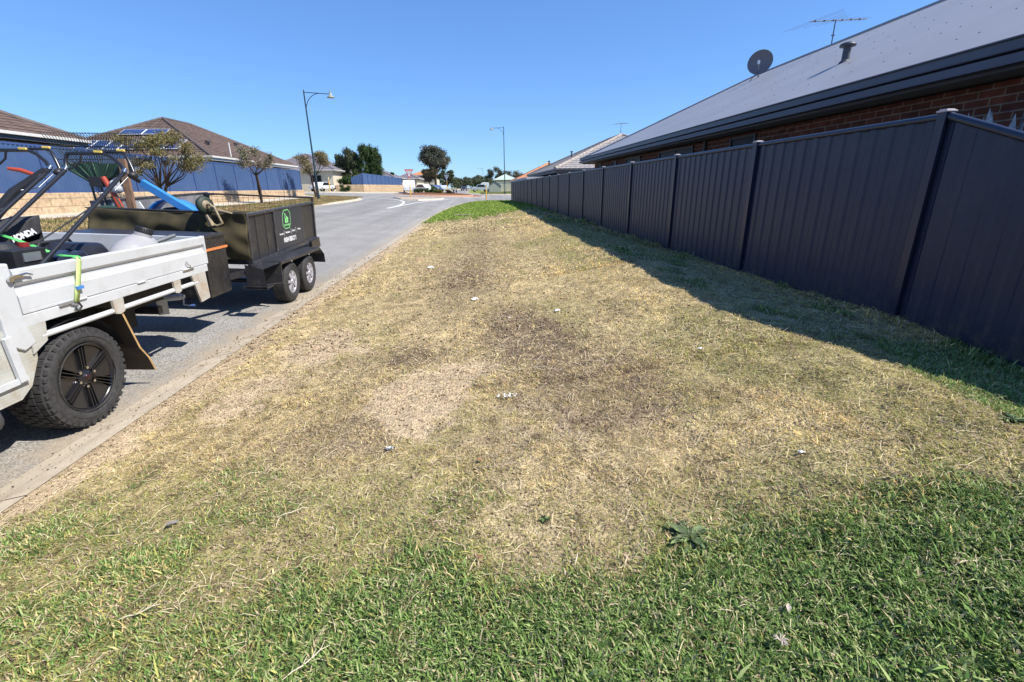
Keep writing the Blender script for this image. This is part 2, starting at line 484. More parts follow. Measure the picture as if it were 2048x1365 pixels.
def land(name, P, Q, dz, m, nx=14, power=2.2, colf=None):
    n = len(P); V = []; 
    for (px, py), (qx, qy) in zip(P, Q):
        for k in range(nx + 1):
            t = (k / nx) ** power
            x = px + (qx - px) * t; y = py + (qy - py) * t
            V.append((x, y, 0))
    V = np.array(V); V[:, 2] = T(V[:, 0], V[:, 1]) + dz
    i, j = np.meshgrid(np.arange(nx), np.arange(n - 1)); a = (j * (nx + 1) + i).ravel()
    F = np.stack([a, a + 1, a + nx + 2, a + nx + 1], 1)
    cols = colf(V[:, 0], V[:, 1]) if colf else None
    return struct(np_mesh(name, V, F, m, cols=cols, smooth=True))

A_K = [(-2.95, -15), (-2.95, 29.5), (-2.72, 33.5), (-2.37, 37.2), (-1.35, 44.2), (0.05, 50.3), (1.6, 53.1), (3.4, 54.7), (8, 56.0), (60, 58.5)]
A_K = resample([(-2.95, -15), (-2.95, 28)], 1.5)[:-1] + smooth_poly(A_K[1:])
kerb("kerb", A_K, 0.33, 0.022, side=-1)
# kerb inner edge as x(y), used by the verge
_ky = np.array([p[1] for p in A_K]); _kx = np.array([p[0] for p in A_K])
def kx(Y): return np.interp(Y, _ky, _kx) + 0.315
B_K = smooth_poly([(-11.6, -15), (-11.6, 30), (-11.44, 36.2), (-10.8, 40.6), (-10.45, 44.7), (-10.9, 47.9), (-12.6, 49.6), (-16.2, 51.9), (-30, 56), (-80, 70)])
B_K = resample(B_K, 2.0)
C_K = resample(smooth_poly([(-80, 80), (-35, 71), (-20, 67.2), (-15.5, 73), (-12.8, 86), (-10.0, 102), (-7.8, 120), (-7.8, 400)]), 4.0)
D_K = resample(smooth_poly([(60, 77), (6, 78.5), (2.4, 80), (-0.2, 84), (-1.6, 92), (-2.2, 110), (-2.2, 400)]), 4.0)
kerb("kerb", B_K, 0.4, 0.10, side=1); kerb("kerb", C_K, 0.4, 0.10, side=1); kerb("kerb", D_K, 0.4, 0.10, side=-1)

def dry_green(seed, f1=(.33, .25, .13), f2=(.16, .17, .06), g=0.5):
    def fn(X, Y):
        n = vnoise(X * 1.2, Y * 1.2, seed)[:, None]
        k = np.clip((n - g) * 4 + .5, 0, 1)
        return np.array(f1) * k + np.array(f2) * (1 - k)
    return fn
def off(poly, d):
    out = []
    for i, (x, y) in enumerate(poly):
        a, b = poly[max(i - 1, 0)], poly[min(i + 1, len(poly) - 1)]
        dx, dy = b[0] - a[0], b[1] - a[1]; l = math.hypot(dx, dy); out.append((x - dy / l * d, y + dx / l * d))
    return out
bi = off(B_K, 0.39)
land("grass_strip", bi, [(-80, min(y, 60)) for x, y in bi], 0.098, GRND, nx=60, power=1.6, colf=dry_green(3))
ci = off(C_K, 0.39)
land("far_verge", ci, [(-90, max(y, 84)) for x, y in ci], 0.098, GRND, nx=20, colf=dry_green(4, (.42, .35, .24), (.30, .26, .15)))
di = off(D_K, -0.39)
land("far_lawn", di, [(70, max(y, 82)) for x, y in di], 0.098, GRND, nx=24, colf=dry_green(5, (.26, .27, .08), (.12, .20, .05), .45))
# the yard behind the dark fence
ys = list(np.linspace(-15, 54, 24))
land("yard", [(3.78, y) for y in ys] + [(8, 55.4), (30, 56.6)], [(60, y) for y in ys] + [(60, 56.5), (60, 57.5)], 0.02, GRND, nx=10, colf=dry_green(8, (.40, .33, .22), (.18, .20, .08)))

# footpath in front of the limestone wall, following the corner
pa = [(-14.75, y) for y in np.linspace(-15, 44, 16)] + [(-15.3, 47.2), (-17.5, 49.6), (-30, 53.3), (-60, 61)]
pb = [(-16.62, y) for y in np.linspace(-15, 44, 16)] + [(-16.9, 46.4), (-18.5, 48.0), (-30, 51.5), (-60, 59)]
land("footpath", pa, pb, 0.112, PATH, nx=6, power=1)
pc = off(C_K, 0.42); pd_ = off(C_K, 2.0)
land("footpath", pc, pd_, 0.112, PATH, nx=3, power=1)
pc = off(D_K, -0.42); pd_ = off(D_K, -1.7)
land("footpath", pc[:16], pd_[:16], 0.112, PATH, nx=3, power=1)

# road markings
def marking(pts, w, closed=False):
    mb = MB(); pts = resample(pts, 0.8)
    L_, R_ = off(pts, w / 2), off(pts, -w / 2)
    for i in range(len(pts) - 1):
        q = [L_[i], R_[i], R_[i + 1], L_[i + 1]]
        mb.quad(*[(x, y, Tz(x, y) + 0.012) for x, y in q][::1])
    return struct(mb.build("road_marking", PAINT))
marking(smooth_poly([(-6.6, 36.2), (-6.1, 40), (-5.3, 45), (-3.4, 52), (-1.9, 56)]), 0.17)
marking(smooth_poly([(-6.6, 36.2), (-6.25, 39), (-6.3, 43), (-6.9, 46.5), (-8.2, 49), (-10.2, 50.2)]), 0.2)
for k in range(3):
    marking([(-13.0 - k * 2.4, 52.2 + k * 0.5), (-14.2 - k * 2.4, 52.6 + k * 0.5)], 0.25)

RED = mat("red_paving", (0.26, 0.13, 0.085), 0.85, var=0.2, scale=2, spec=0.2)
TAN = mat("island_concrete", (0.42, 0.33, 0.25), 0.85, var=0.1, scale=2, spec=0.2)
MULCH = mat("mulch", (0.15, 0.075, 0.04), 0.95, var=0.3, scale=6, spec=0.1, bump=0.6, bscale=20)
def disc(name, cx, cy, r, dz, m, ry=None, rings=5, dome=0.0):
    mb = MB(); ry = ry or r; V = []; n = 56
    for k in range(rings + 1):
        for i in range(n):
            a = 2 * math.pi * i / n; x = cx + r * k / rings * math.cos(a); y = cy + ry * k / rings * math.sin(a)
            V.append((x, y, Tz(x, y) + dz + dome * (1 - (k / rings) ** 2)))
    F = [(k * n + i, k * n + (i + 1) % n, (k + 1) * n + (i + 1) % n, (k + 1) * n + i) for k in range(1, rings) for i in range(n)]
    F.append(tuple(n + i for i in range(n)))
    mb.add(V, F, True); return struct(mb.build(name, m))
ICX, ICY = -5.5, 72.5
ring = lambda r: [(ICX + r * math.cos(2 * math.pi * i / 56), ICY + r * math.sin(2 * math.pi * i / 56)) for i in range(56)]
disc("roundabout_apron", ICX, ICY, 6.7, 0.05, RED)
kerb("kerb", ring(7.0), 0.35, 0.06, side=1, m=mat("pink_kerb", (0.46, 0.33, 0.27), 0.9), closed=True)
kerb("kerb", ring(5.3), 0.3, 0.22, side=1, m=mat("orange_kerb", (0.42, 0.24, 0.14), 0.9), closed=True)
disc("roundabout_bed", ICX, ICY, 5.15, 0.20, MULCH, dome=0.25)
isl = [(-7.4, 48.6), (-5.6, 47.7), (-3.7, 51.4), (-3.6, 54.3), (-7.0, 54.6), (-8.6, 51.6)]
mb = MB(); mb.add([(x, y, Tz(x, y) + 0.13) for x, y in isl], [tuple(range(6))], False)
struct(mb.build("traffic_island", TAN))
kerb("kerb", [(ISX, ISY) for ISX, ISY in resample([( -5.9 + (x + 5.9) * 1.05, 51.3 + (y - 51.3) * 1.05) for x, y in isl + isl[:1]], 0.7)[:-1]], 0.2, 0.14, side=1, closed=True, m=mat("island_kerb", (0.52, 0.45, 0.36), 0.9))

# ================================================================== VERGE SOIL AND GRASS
def gz(X, Y, cx, cy, rx, ry): return np.exp(-(((X - cx) / rx) ** 2 + ((Y - cy) / ry) ** 2))
GB_X = [-2.6, -1.85, -1.2, -.7, 0.04, .42, 1.01, 1.59, 2.6, 3.8]; GB_Y = [2.05, 2.1, 1.95, 1.8, 1.55, 1.34, 1.30, 1.44, 1.42, 1.4]
def zones(X, Y):
    """0..1 weights: lush green, sandy bare, dark brown burnt, olive"""
    n1 = vnoise(X * 1.7, Y * 1.1, 21); n2 = vnoise(X * 5, Y * 4, 22); n3 = vnoise(X * .8 + Y * .05, Y * .35, 23)
    yb = np.interp(X, GB_X, GB_Y)
    green = ss(0.50, -0.35, Y - yb + (n1 - .5) * 1.1 + (n2 - .5) * .9)
    green = green * (1 - (0.30 + .45 * ss(.35, .6, n2)) * ss(.7, -.9, X)) * (1 - .35 * ss(.5, .75, vnoise(X * 4, Y * 4, 25)))
    green = np.maximum(green, ss(1.72, 1.30, Y + (n1 - .5) * .5 + (n2 - .5) * .3) * (.92 - .42 * ss(-.4, -1.3, X)))
    far = ss(22.5, 26.5, Y + (n1 - .5) * 5 - X * .8)
    green = np.maximum(green, .75 * ss(.50, .60, vnoise(X * 1.6, Y * .9, 71)) * ss(2.3, 2.7, X))
    green = np.maximum(green, far * 1.0)
    pat = (gz(X, Y, 1.42, 2.75, .22, .35) * 1.1 + gz(X, Y, 2.2, 3.1, .25, .5) + gz(X, Y, 1.25, 1.75, .5, .25) * 1.1 + gz(X, Y, .85, 1.5, .2, .15) +
           gz(X, Y, 1.0, 5.4, .25, .5) * .6 + gz(X, Y, 1.8, 9, .3, 2) + gz(X, Y, 2.6, 3.2, .5, 1.3) * .7 + gz(X, Y, 2.9, 7, .5, 4) * .8 + gz(X, Y, -.4, 1.9, .35, .2) + gz(X, Y, -.25, 2.62, .2, .16) * .9 + gz(X, Y, -.75, 3.9, .2, .5) * .3)
    olive = np.clip(pat * ss(.32, .62, n2 * .6 + n1 * .4) * 1.3 + ss(.47, .64, n3) * .95 * ss(0.2, 1.4, X) + ss(.53, .68, n3) * .4 + .85 * ss(2.7, 1.8, Y) * ss(.1, -.7, X) * ss(.25, .55, n2) + .8 * ss(.95, .1, Y - yb) * ss(.30, .6, n2 * .5 + n1 * .5), 0, 1)
    nn = ss(.3, .6, n2 * .5 + n1 * .5)
    hf = vnoise(X * 14, Y * 12, 24, 3)
    sand = np.clip(gz(X, Y, -.5, 3.25, .42, .42) * 1.9 + gz(X, Y, -.15, 3.75, .35, .2) * 1.0 + gz(X, Y, -1.9, 3.55, .38, .45) * 1.6 + gz(X, Y, -1.7, 4.8, .35, .5) * 1.4 +
                   gz(X, Y, -1.2, 4.2, .3, .4) * .7 + gz(X, Y, -.4, 2.7, .2, .15) * .6, 0, 1.4) * (.45 + .55 * nn)
    ke = np.interp(Y, _ky, _kx) + .38
    sand = np.maximum(sand, ss(.42, .04, X - ke + (n2 - .5) * .35) * ss(30, 20, Y))
    worn = np.clip(gz(X, Y, .35, 1.75, .45, .45) * .75 + gz(X, Y, .45, 2.6, .5, .6) * .6 + gz(X, Y, -.9, 2.4, .6, .5) * .35 + gz(X, Y, .2, 3.6, .35, .8) * .45 + gz(X, Y, -1.6, 6.5, .5, 2) * .35 + gz(X, Y, 1.5, 2.2, .5, .4) * .3 + gz(X, Y, -.2, 10, .8, 6) * .3 + .22, 0, .85)
    sand = np.maximum(ss(.24, .70, sand + (hf - .5) * .9), worn * .75 * ss(.38, .66, hf * .6 + n2 * .4))
    sand = np.maximum(sand, .8 * ss(.52, .64, vnoise(X * 1.5 + 9, Y * .7, 72)) * ss(2.35, 2.6, X) * ss(.38, .6, hf))
    sand = np.clip(sand, 0, 1)
    dark = np.clip(gz(X, Y, .5, 4.35, .38, .65) * 1.6 + gz(X, Y, .85, 3.3, .38, .6) * 1.45 + gz(X, Y, .85, 2.85, .4, .35) * .8 + gz(X, Y, -.75, 4.1, .5, .28) * 1.2 + gz(X, Y, -.95, 2.75, .38, .3) * 1.0 + gz(X, Y, .3, 2.9, .25, .15) * .6 +
                   gz(X, Y, .42, 5.4, .3, .6) * .7 + gz(X, Y, .75, 2.65, .3, .25) * .8 + gz(X, Y, -.1, 3.4, .18, .1) * .9 + gz(X, Y, -.25, 8, .55, 2.5) * .75 + gz(X, Y, .1, 14, .6, 5) * .6 + gz(X, Y, .1, 2.5, .3, .15) * .5, 0, 1) * (.35 + .65 * nn)
    return green, sand * (1 - .2 * ss(.35, .6, hf) * (sand < .98)), np.clip(dark * 1.35, 0, 1) * (.50 + .50 * ss(.34, .58, hf)), olive, n1, n2, far
SAND = np.array((.50, .385, .245)); THATCH = np.array((.46, .365, .19)); BURN = np.array((.16, .12, .078)); GSOIL = np.array((.055, .060, .022)); FARG = np.array((.17, .23, .045))
def soil_col(X, Y):
    g, s, d, o, n1, n2, far = zones(X, Y)
    e = lambda a: a[:, None]
    c = THATCH * e((.5 + .9 * n2) * (.75 + .5 * ss(.3, .7, vnoise(X * 20, Y * 18, 66, 2))))
    c = c * (1 - e(o) * .5) + np.array((.20, .20, .07)) * e(o) * .5
    c = c * (1 - e(d)) + BURN * e(.7 + .6 * n2) * e(d)
    c = c * (1 - e(g)) + (GSOIL * (1 - e(far)) + FARG * e(far)) * e(.75 + .5 * n1) * e(g)
    k = s * (1 - .8 * g)
    return c * (1 - e(k)) + SAND * e(.9 + .2 * n2) * e(k)
def micro(X, Y):
    return (vnoise(X * 1.7, Y * 1.4, 31) - .5) * .085 + (vnoise(X * 7, Y * 7, 32) - .5) * .026
def vz(X, Y):
    k = ss(0, .3, X - kx(Y)) * ss(3.75, 3.55, X)
    return T(X, Y) + .02 + micro(X, Y) * k + .03 * gz(X, Y, 3.7, 4.0, .3, .8) - .05 * ss(3.6, 2.6, Y) * ss(2.6, 3.4, X)
def verge():
    Y = [-4.0]
    while Y[-1] < 54.2: Y.append(Y[-1] + (0.3 if Y[-1] < 0.3 else 0.026 * max(1, Y[-1] / 3)))
    Y = np.array(Y); nx = 230; u = np.linspace(0, 1, nx + 1)
    K = kx(Y); X = K[:, None] + (3.78 - K[:, None]) * u[None, :]; YY = np.repeat(Y[:, None], nx + 1, 1)
    x, y = X.ravel(), YY.ravel(); V = np.stack([x, y, vz(x, y)], 1)
    i, j = np.meshgrid(np.arange(nx), np.arange(len(Y) - 1)); a = (j * (nx + 1) + i).ravel()
    return struct(np_mesh("verge", V, np.stack([a, a + 1, a + nx + 2, a + nx + 1], 1), GRND, cols=soil_col(x, y), smooth=True))
verge()

GRASS = mat_attr("grass_blade", rough=0.65, transl=0.32, spec=0.2)
def blades(n, x0, x1, y0, y1, ln, wd, seed, name, sparse=1.0, xmax=3.72):
    r = np.random.default_rng(seed)
    # denser towards the camera inside a band
    y = y0 + (y1 - y0) * r.random(n) ** 1.25; x = x0 + (x1 - x0) * r.random(n)
    keep = (x > kx(y) - .015 - .10 * vnoise(x * 3, y * 6, 77) * (r.random(n) < .5)) & (x < xmax) & (np.abs(x) < np.maximum(y, 0) * 1.35 + 2.0)
    x, y = x[keep], y[keep]
    g, s, d, o, n1, n2, far = zones(x, y)
    p = np.clip(1 - 1.1 * s * (1 - g), .10, 1) * np.where(g > .5, 1, .85)
    keep = r.random(len(x)) < p * sparse
    x, y, g, s, d, o, n1, n2, far = [q[keep] for q in (x, y, g, s, d, o, n1, n2, far)]
    m = len(x); z = vz(x, y) - .003
    clump = vnoise(x * 7, y * 7, 41, 2)
    # colour
    t = r.random(m); e = lambda q: q[:, None]
    straw = np.array((.82, .675, .345)) * e(.55 + .65 * r.random(m))
    straw = np.where(e(t < .28), np.array((.62, .47, .25)) * e(.6 + .6 * r.random(m)), straw)
    straw = np.where(e(t > .90), np.array((.86, .78, .54)), straw)
    oliv = np.array((.38, .37, .11)) * e(.6 + .8 * r.random(m))
    brn = np.array((.25, .175, .11)) * e(.5 + .9 * r.random(m))
    grn = np.array((.19, .30, .078)) * e(.35 + 1.1 * r.random(m))
    grn = np.where(e(r.random(m) < .22), np.array((.42, .50, .20)), grn)
    grn = np.where(e(r.random(m) < .09), np.array((.55, .46, .28)), grn)
    fgr = np.array((.27, .37, .07)) * e(.6 + .7 * r.random(m))
    # drift of hue across the strip: golden on the bank, pinkish-brown down the middle
    mid = vnoise(x * 1.1 + 5, y * .55, 61); fine = vnoise(x * 16, y * 14, 62, 3); lane = vnoise(x * 2.6, y * .18, 63, 3)
    gold = (ss(.9, 1.9, x) * .8 + ss(.5, .7, mid) * .5)[:, None] * .8
    straw = straw * (1 - gold + gold * np.array((1.10, .98, .66)))
    pk = (ss(1.3, .2, x) * ss(.62, .38, mid) * .9)[:, None]
    straw = straw * (1 - pk + pk * np.array((.93, .86, .88)))
    lum = (.70 + .50 * ss(.3, .7, fine)) * (.80 + .40 * ss(.3, .7, lane)) * (.85 + .3 * ss(.3, .7, n1))
    straw = straw * e(lum); oliv = oliv * e(.6 + .6 * fine + .2 * lane)
    speck = ss(.57, .70, vnoise(x * 24, y * 20, 64, 2)) * (g < .6)
    q = r.random(m)
    col = np.where(e(q < .19 + .70 * o), oliv, straw)
    col = np.where(e(r.random(m) < np.maximum(d * .85, s * .45)), brn, col)
    pink = np.array((.66, .50, .36)) * e(.5 + .7 * r.random(m)); col = np.where(e((r.random(m) < .26) & (g < .5)), pink, col)
    col = np.where(e(r.random(m) < speck * .55), brn * .7, col)
    col = np.where(e(r.random(m) < g * 1.05 - .02), np.where(e(far > .5), fgr, grn), col)
    L_ = ln * (.35 + 1.2 * r.random(m) ** 1.3) * (1 + .35 * g * (far < .5)) * (.6 + .9 * clump) * (1 + 1.0 * (r.random(m) < .015))
    Wd = wd * (.45 + 1.0 * r.random(m)) * (1 + .75 * g)
    ang = r.random(m) * 2 * np.pi
    tilt = np.radians(np.where(g > .5, 18 + 60 * r.random(m), 38 + 48 * r.random(m)))
    dx, dy = np.cos(ang), np.sin(ang)
    h = np.stack([dx * np.sin(tilt), dy * np.sin(tilt), np.cos(tilt)], 1)
    t2 = np.minimum(tilt + .12 + .45 * r.random(m), 1.62)
    h2 = np.stack([dx * np.sin(t2), dy * np.sin(t2), np.cos(t2)], 1)
    w = np.stack([-dy, dx, (r.random(m) - .5) * .8], 1) * Wd[:, None] / 2
    b = np.stack([x, y, z], 1); mid = b + h * (L_ * .55)[:, None]; tip = mid + h2 * (L_ * .45)[:, None]
    V = np.stack([b - w * .8, b + w * .8, mid + w, mid - w, tip], 1).reshape(-1, 3)
    i0 = np.arange(m) * 5
    F = np.concatenate([np.stack([i0, i0 + 1, i0 + 2], 1), np.stack([i0, i0 + 2, i0 + 3], 1), np.stack([i0 + 3, i0 + 2, i0 + 4], 1)])
    C5 = np.repeat(col, 5, axis=0)
    C5[0::5] *= .92; C5[1::5] *= .92  # blade bases a little darker, shade between blades put into the colour
    return V, F, C5
parts = [blades(560000, -2.6, 3.7, .75, 3.4, .0235, .0029, 1, 'a'),
         blades(210000, -2.7, 3.7, 3.2, 7.5, .026, .0050, 2, 'b'),
         blades(120000, -2.7, 3.7, 7.2, 17, .036, .011, 3, 'c'),
         blades(60000, -2.7, 3.7, 16.5, 54, .06, .03, 4, 'd', .9),
         blades(90000, -2.6, 3.7, -1.2, 1.0, .03, .005, 10, 'g'), blades(8000, 3.5, 3.70, 1.5, 9, .05, .005, 6, 'e'), blades(9000, 3.42, 3.70, 9, 40, .11, .016, 7, 'f')]
def runners(n, y0, y1, ln, wd, seed):
    """long thin straws and runners lying flat on the turf"""
    r = np.random.default_rng(seed); y = y0 + (y1 - y0) * r.random(n) ** 1.3; x = -2.6 + 6.2 * r.random(n)
    keep = (x > kx(y) - .12) & (x < 3.6) & (np.abs(x) < y * 1.35 + 1); x, y = x[keep], y[keep]; n = len(x)
    a = r.random(n) * 6.283; L_ = ln * (.3 + r.random(n) ** 1.5 * 1.2); K = 5; V = []
    bend = (r.random(n) - .5) * 1.6; px, py = x.copy(), y.copy()
    for k in range(K):
        z = vz(px, py) + .010 + .008 * np.sin(k * 1.7 + a * 3); nx_, ny_ = -np.sin(a), np.cos(a)
        w = wd * (.5 + .5 * (0 < k < K - 1)) * .5
        V += [np.stack([px - nx_ * w, py - ny_ * w, z], 1), np.stack([px + nx_ * w, py + ny_ * w, z + .001], 1)]
        px = px + np.cos(a) * L_ / (K - 1); py = py + np.sin(a) * L_ / (K - 1); a = a + bend / K
    V = np.stack(V, 1).reshape(-1, 3); i = np.arange(n) * 2 * K; F = []
    for k in range(K - 1):
        b = i + 2 * k; F += [np.stack([b, b + 1, b + 3], 1), np.stack([b, b + 3, b + 2], 1)]
    c = np.where(r.random(n)[:, None] < .3, np.array((.40, .27, .16)), np.array((.86, .74, .48))) * (.6 + .5 * r.random(n))[:, None]
    return V, np.concatenate(F), np.repeat(c, 2 * K, axis=0)
parts += [runners(9000, .8, 4, .09, .0022, 8), runners(7000, 3.5, 12, .14, .004, 9)]
o_ = 0; Vs = []; Fs = []; Cs = []
for V_, F_, C_ in parts:
    Vs.append(V_); Fs.append(F_ + o_); Cs.append(C_); o_ += len(V_)
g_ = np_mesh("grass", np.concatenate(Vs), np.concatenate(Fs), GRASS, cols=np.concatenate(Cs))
g_['kind'] = 'stuff'; g_['label'] = 'mown grass of the verge, green near the camera and dry straw beyond'

# rough dry grass of the strip across the road
def far_blades(n, x0, x1, y0, y1, ln, wd, seed, pal):
    r = np.random.default_rng(seed); x = x0 + (x1 - x0) * r.random(n); y = y0 + (y1 - y0) * r.random(n)
    nn = vnoise(x * 1.2, y * 1.2, seed + 1); pal = np.array(pal); k = np.clip(((nn - .3) * 2.2 + r.random(n) * .4) * len(pal), 0, len(pal) - 1).astype(int)
    col = pal[k] * (.6 + .8 * r.random(n))[:, None]; z = T(x, y) + .095
    a = r.random(n) * 6.283; t = np.radians(10 + 60 * r.random(n)); L_ = ln * (.5 + r.random(n))
    d = np.stack([np.cos(a) * np.sin(t), np.sin(a) * np.sin(t), np.cos(t)], 1) * L_[:, None]; w = np.stack([-np.sin(a), np.cos(a), a * 0], 1) * (wd * (.6 + .8 * r.random(n)))[:, None] / 2
    b = np.stack([x, y, z], 1); V = np.stack([b - w, b + w, b + d], 1).reshape(-1, 3); i = np.arange(n) * 3
    return V, np.stack([i, i + 1, i + 2], 1), np.repeat(col, 3, axis=0)
PD = [(.16, .17, .06), (.24, .22, .08), (.42, .33, .16), (.50, .40, .20), (.30, .20, .10)]
A_ = far_blades(60000, -14.7, -11.3, 14, 46, .09, .03, 51, PD)
B_ = far_blades(26000, 1.0, 9, 82, 104, .18, .09, 53, [(.12, .20, .05), (.18, .26, .06), (.28, .30, .09), (.36, .32, .16)])
Cf = far_blades(14000, -14.2, -11.2, 46, 49.2, .08, .03, 55, PD)
o2 = 0; Vs = []; Fs = []; Cs = []
for V_, F_, C_ in (A_, B_, Cf):
    Vs.append(V_); Fs.append(F_ + o2); Cs.append(C_); o2 += len(V_)
g2 = np_mesh("grass", np.concatenate(Vs), np.concatenate(Fs), GRASS, cols=np.concatenate(Cs)); g2['kind'] = 'stuff'
g2['label'] = 'rough dry grass of the strip across the road and of the far lawn'

# crumbs of soil, grit and small stones on the bare places and along the kerb
def clods(n, y0, y1, size, seed):
    r = np.random.default_rng(seed); y = y0 + (y1 - y0) * r.random(n) ** 1.2; x = -2.95 + 6.5 * r.random(n)
    on = x > kx(y); g, s, d, o, n1, n2, far = zones(x, y)
    p = np.where(on, np.clip(s * .9 + d * .8 + .06, 0, 1) * (g < .4), np.clip(.35 * ss(-3.3, -2.7, x), 0, 1)); k = r.random(n) < p
    x, y, s, d, on = x[k], y[k], s[k], d[k], on[k]; n = len(x); z = np.where(on, vz(x, y), T(x, y) + .02)
    R = size * (.35 + r.random(n) ** 2.5 * 1.6); base = np.array([(1, 0, 0), (0, 1, 0), (-1, 0, 0), (0, -1, 0), (0, 0, .8), (0, 0, -.5)])
    V = np.stack([x, y, z + R * .3], 1)[:, None, :] + base[None] * R[:, None, None] * (.6 + .8 * r.random((n, 6, 1)))
    t = np.array([(0, 1, 4), (1, 2, 4), (2, 3, 4), (3, 0, 4), (1, 0, 5), (2, 1, 5), (3, 2, 5), (0, 3, 5)]); F = (np.arange(n)[:, None, None] * 6 + t[None]).reshape(-1, 3)
    c = np.where((r.random(n) < .25 + .5 * d)[:, None], np.array((.14, .095, .06)), np.array((.40, .31, .20))) * (.6 + .7 * r.random(n))[:, None]
    return V.reshape(-1, 3), F, np.repeat(c, 6, axis=0)
A_ = clods(60000, .8, 5.5, .0045, 91); B_ = clods(30000, 4.5, 14, .009, 92)
g3 = np_mesh("soil_crumbs", np.concatenate([A_[0], B_[0]]), np.concatenate([A_[1], B_[1] + len(A_[0])]), GRND, cols=np.concatenate([A_[2], B_[2]])); g3['kind'] = 'stuff'
g3['label'] = 'crumbs of soil and grit on the bare sandy and scorched places'
# ================================================================== RIGHT SIDE: FENCE, HOUSES
FNC = mat("charcoal_steel", (0.0125, 0.0215, 0.049), 0.42, var=0.06, scale=9, bump=0.05, bscale=300, spec=0.5, dirt=(.026, .034, .056), dscale=2.2, damt=.7)
def splash(m, z0=.50, z1=.80):
    """mower splash and dust along the foot of the sheets"""
    t = m.node_tree; N = t.nodes; L = t.links; b = N["Principled BSDF"]; src = b.inputs["Base Color"].links[0].from_socket
    geo = N.new("ShaderNodeNewGeometry"); sp = N.new("ShaderNodeSeparateXYZ"); L.new(geo.outputs["Position"], sp.inputs[0])
    r = N.new("ShaderNodeMapRange"); r.inputs[1].default_value = z0; r.inputs[2].default_value = z1; r.inputs[3].default_value = .75; r.inputs[4].default_value = 0; L.new(sp.outputs[2], r.inputs[0])
    n = N.new("ShaderNodeTexNoise"); n.inputs["Scale"].default_value = 9; n.inputs["Detail"].default_value = 8; n.inputs["Roughness"].default_value = .75; L.new(geo.outputs["Position"], n.inputs["Vector"])
    q = N.new("ShaderNodeMapRange"); q.inputs[1].default_value = .42; q.inputs[2].default_value = .62; L.new(n.outputs[0], q.inputs[0])
    mu = N.new("ShaderNodeMath"); mu.operation = 'MULTIPLY'; L.new(r.outputs[0], mu.inputs[0]); L.new(q.outputs[0], mu.inputs[1])
    mx = N.new("ShaderNodeMix"); mx.data_type = 'RGBA'; mx.inputs[7].default_value = (.12, .09, .06, 1); L.new(src, mx.inputs[6]); L.new(mu.outputs[0], mx.inputs[0]); L.new(mx.outputs[2], b.inputs["Base Color"])
splash(FNC)
FNP = mat("charcoal_post", (0.014, 0.021, 0.045), 0.35, var=0.05, spec=0.6)
CAPM = mat("pale_cap", (0.45, 0.42, 0.44), 0.35, var=0.05)

def ribbed(x, y0, y1, zb, zt, nrib, d=0.022, mirror=1):
    """folded sheet panel in the plane X=x between y0 and y1; zb, zt functions of y"""
    mb = MB(); n = nrib; ys = []; w = (y1 - y0) / n
    for k in range(n):
        a = y0 + k * w
        ys += [(a, 0), (a + w * .10, 0), (a + w * .24, d), (a + w * .60, d), (a + w * .74, 0)]
    ys.append((y1, 0)); V = []
    for yy, dd in ys:
        V.append((x - dd * mirror, yy, zb(yy))); V.append((x - dd * mirror, yy, zt(yy)))
    F = [(2 * i, 2 * i + 2, 2 * i + 3, 2 * i + 1) for i in range(len(ys) - 1)]
    mb.add(V, F, False)
    return mb

def dark_fence():
    X = 3.70; y0 = 3.69; sp = 2.52; nb = 18
    f = thing("steel_fence", "long dark charcoal ribbed steel fence along the verge with pale post caps", "fence", (X, y0, Tz(X, y0)))
    ztop = lambda y: 2.19 + min(0, (y - y0)) * 0.36 if y < y0 else 2.19
    zbase = lambda y: 0.50
    for k in range(-2, nb):
        a = y0 + k * sp + .03; b = y0 + (k + 1) * sp - .03
        if k < 0: zt = lambda y: max(1.22, ztop(y)) - .035
        else: zt = lambda y: 2.155
        m = ribbed(X, a, b, lambda y: .47 if k >= 0 else .38, zt, 13, .013); m.build("panel", FNC, f)
        r = MB()
        for (za, dz) in ((0, 1),):
            if k < 0:
                n = 6
                for i in range(n):
                    ya = a + (b - a) * i / n; yb = a + (b - a) * (i + 1) / n
                    r.tube([(X - .004, ya, zt(ya) + .03), (X - .004, yb + .004, zt(yb) + .03)], .03, 8)
            else:
                r.tube([(X - .004, a - .01, 2.172), (X - .004, b + .01, 2.172)], .027, 8)
        r.build("top_rail", FNP, f)
        r = MB(); zr = .50 if k >= 0 else .46; r.b2((X - .028, a, zr), (X + .02, b, zr + .045)); r.build("bottom_rail", FNP, f)
    for k in range(-2, nb + 1):
        y = y0 + k * sp; zt = 2.20 if k >= 0 else max(1.22, ztop(y)) + .02
        p = MB()
        p.b2((X - .042, y - .036, .3), (X - .030, y + .036, zt)); p.b2((X - .030, y - .006, .3), (X + .02, y + .006, zt))
        p.b2((X - .030, y - .036, .3), (X - .022, y - .026, zt)); p.b2((X - .030, y + .026, .3), (X - .022, y + .036, zt))
        p.b2((X + .02, y - .036, .3), (X + .03, y + .036, zt))
        pp = p.build("post", FNP, f)
        c = MB(); c.box((X - .006, y, zt + .009), (.095, .09, .014)); c.box((X - .006, y, zt + .02), (.07, .07, .009))
        c.build("post_cap", CAPM, pp, bevel=.006)
dark_fence()

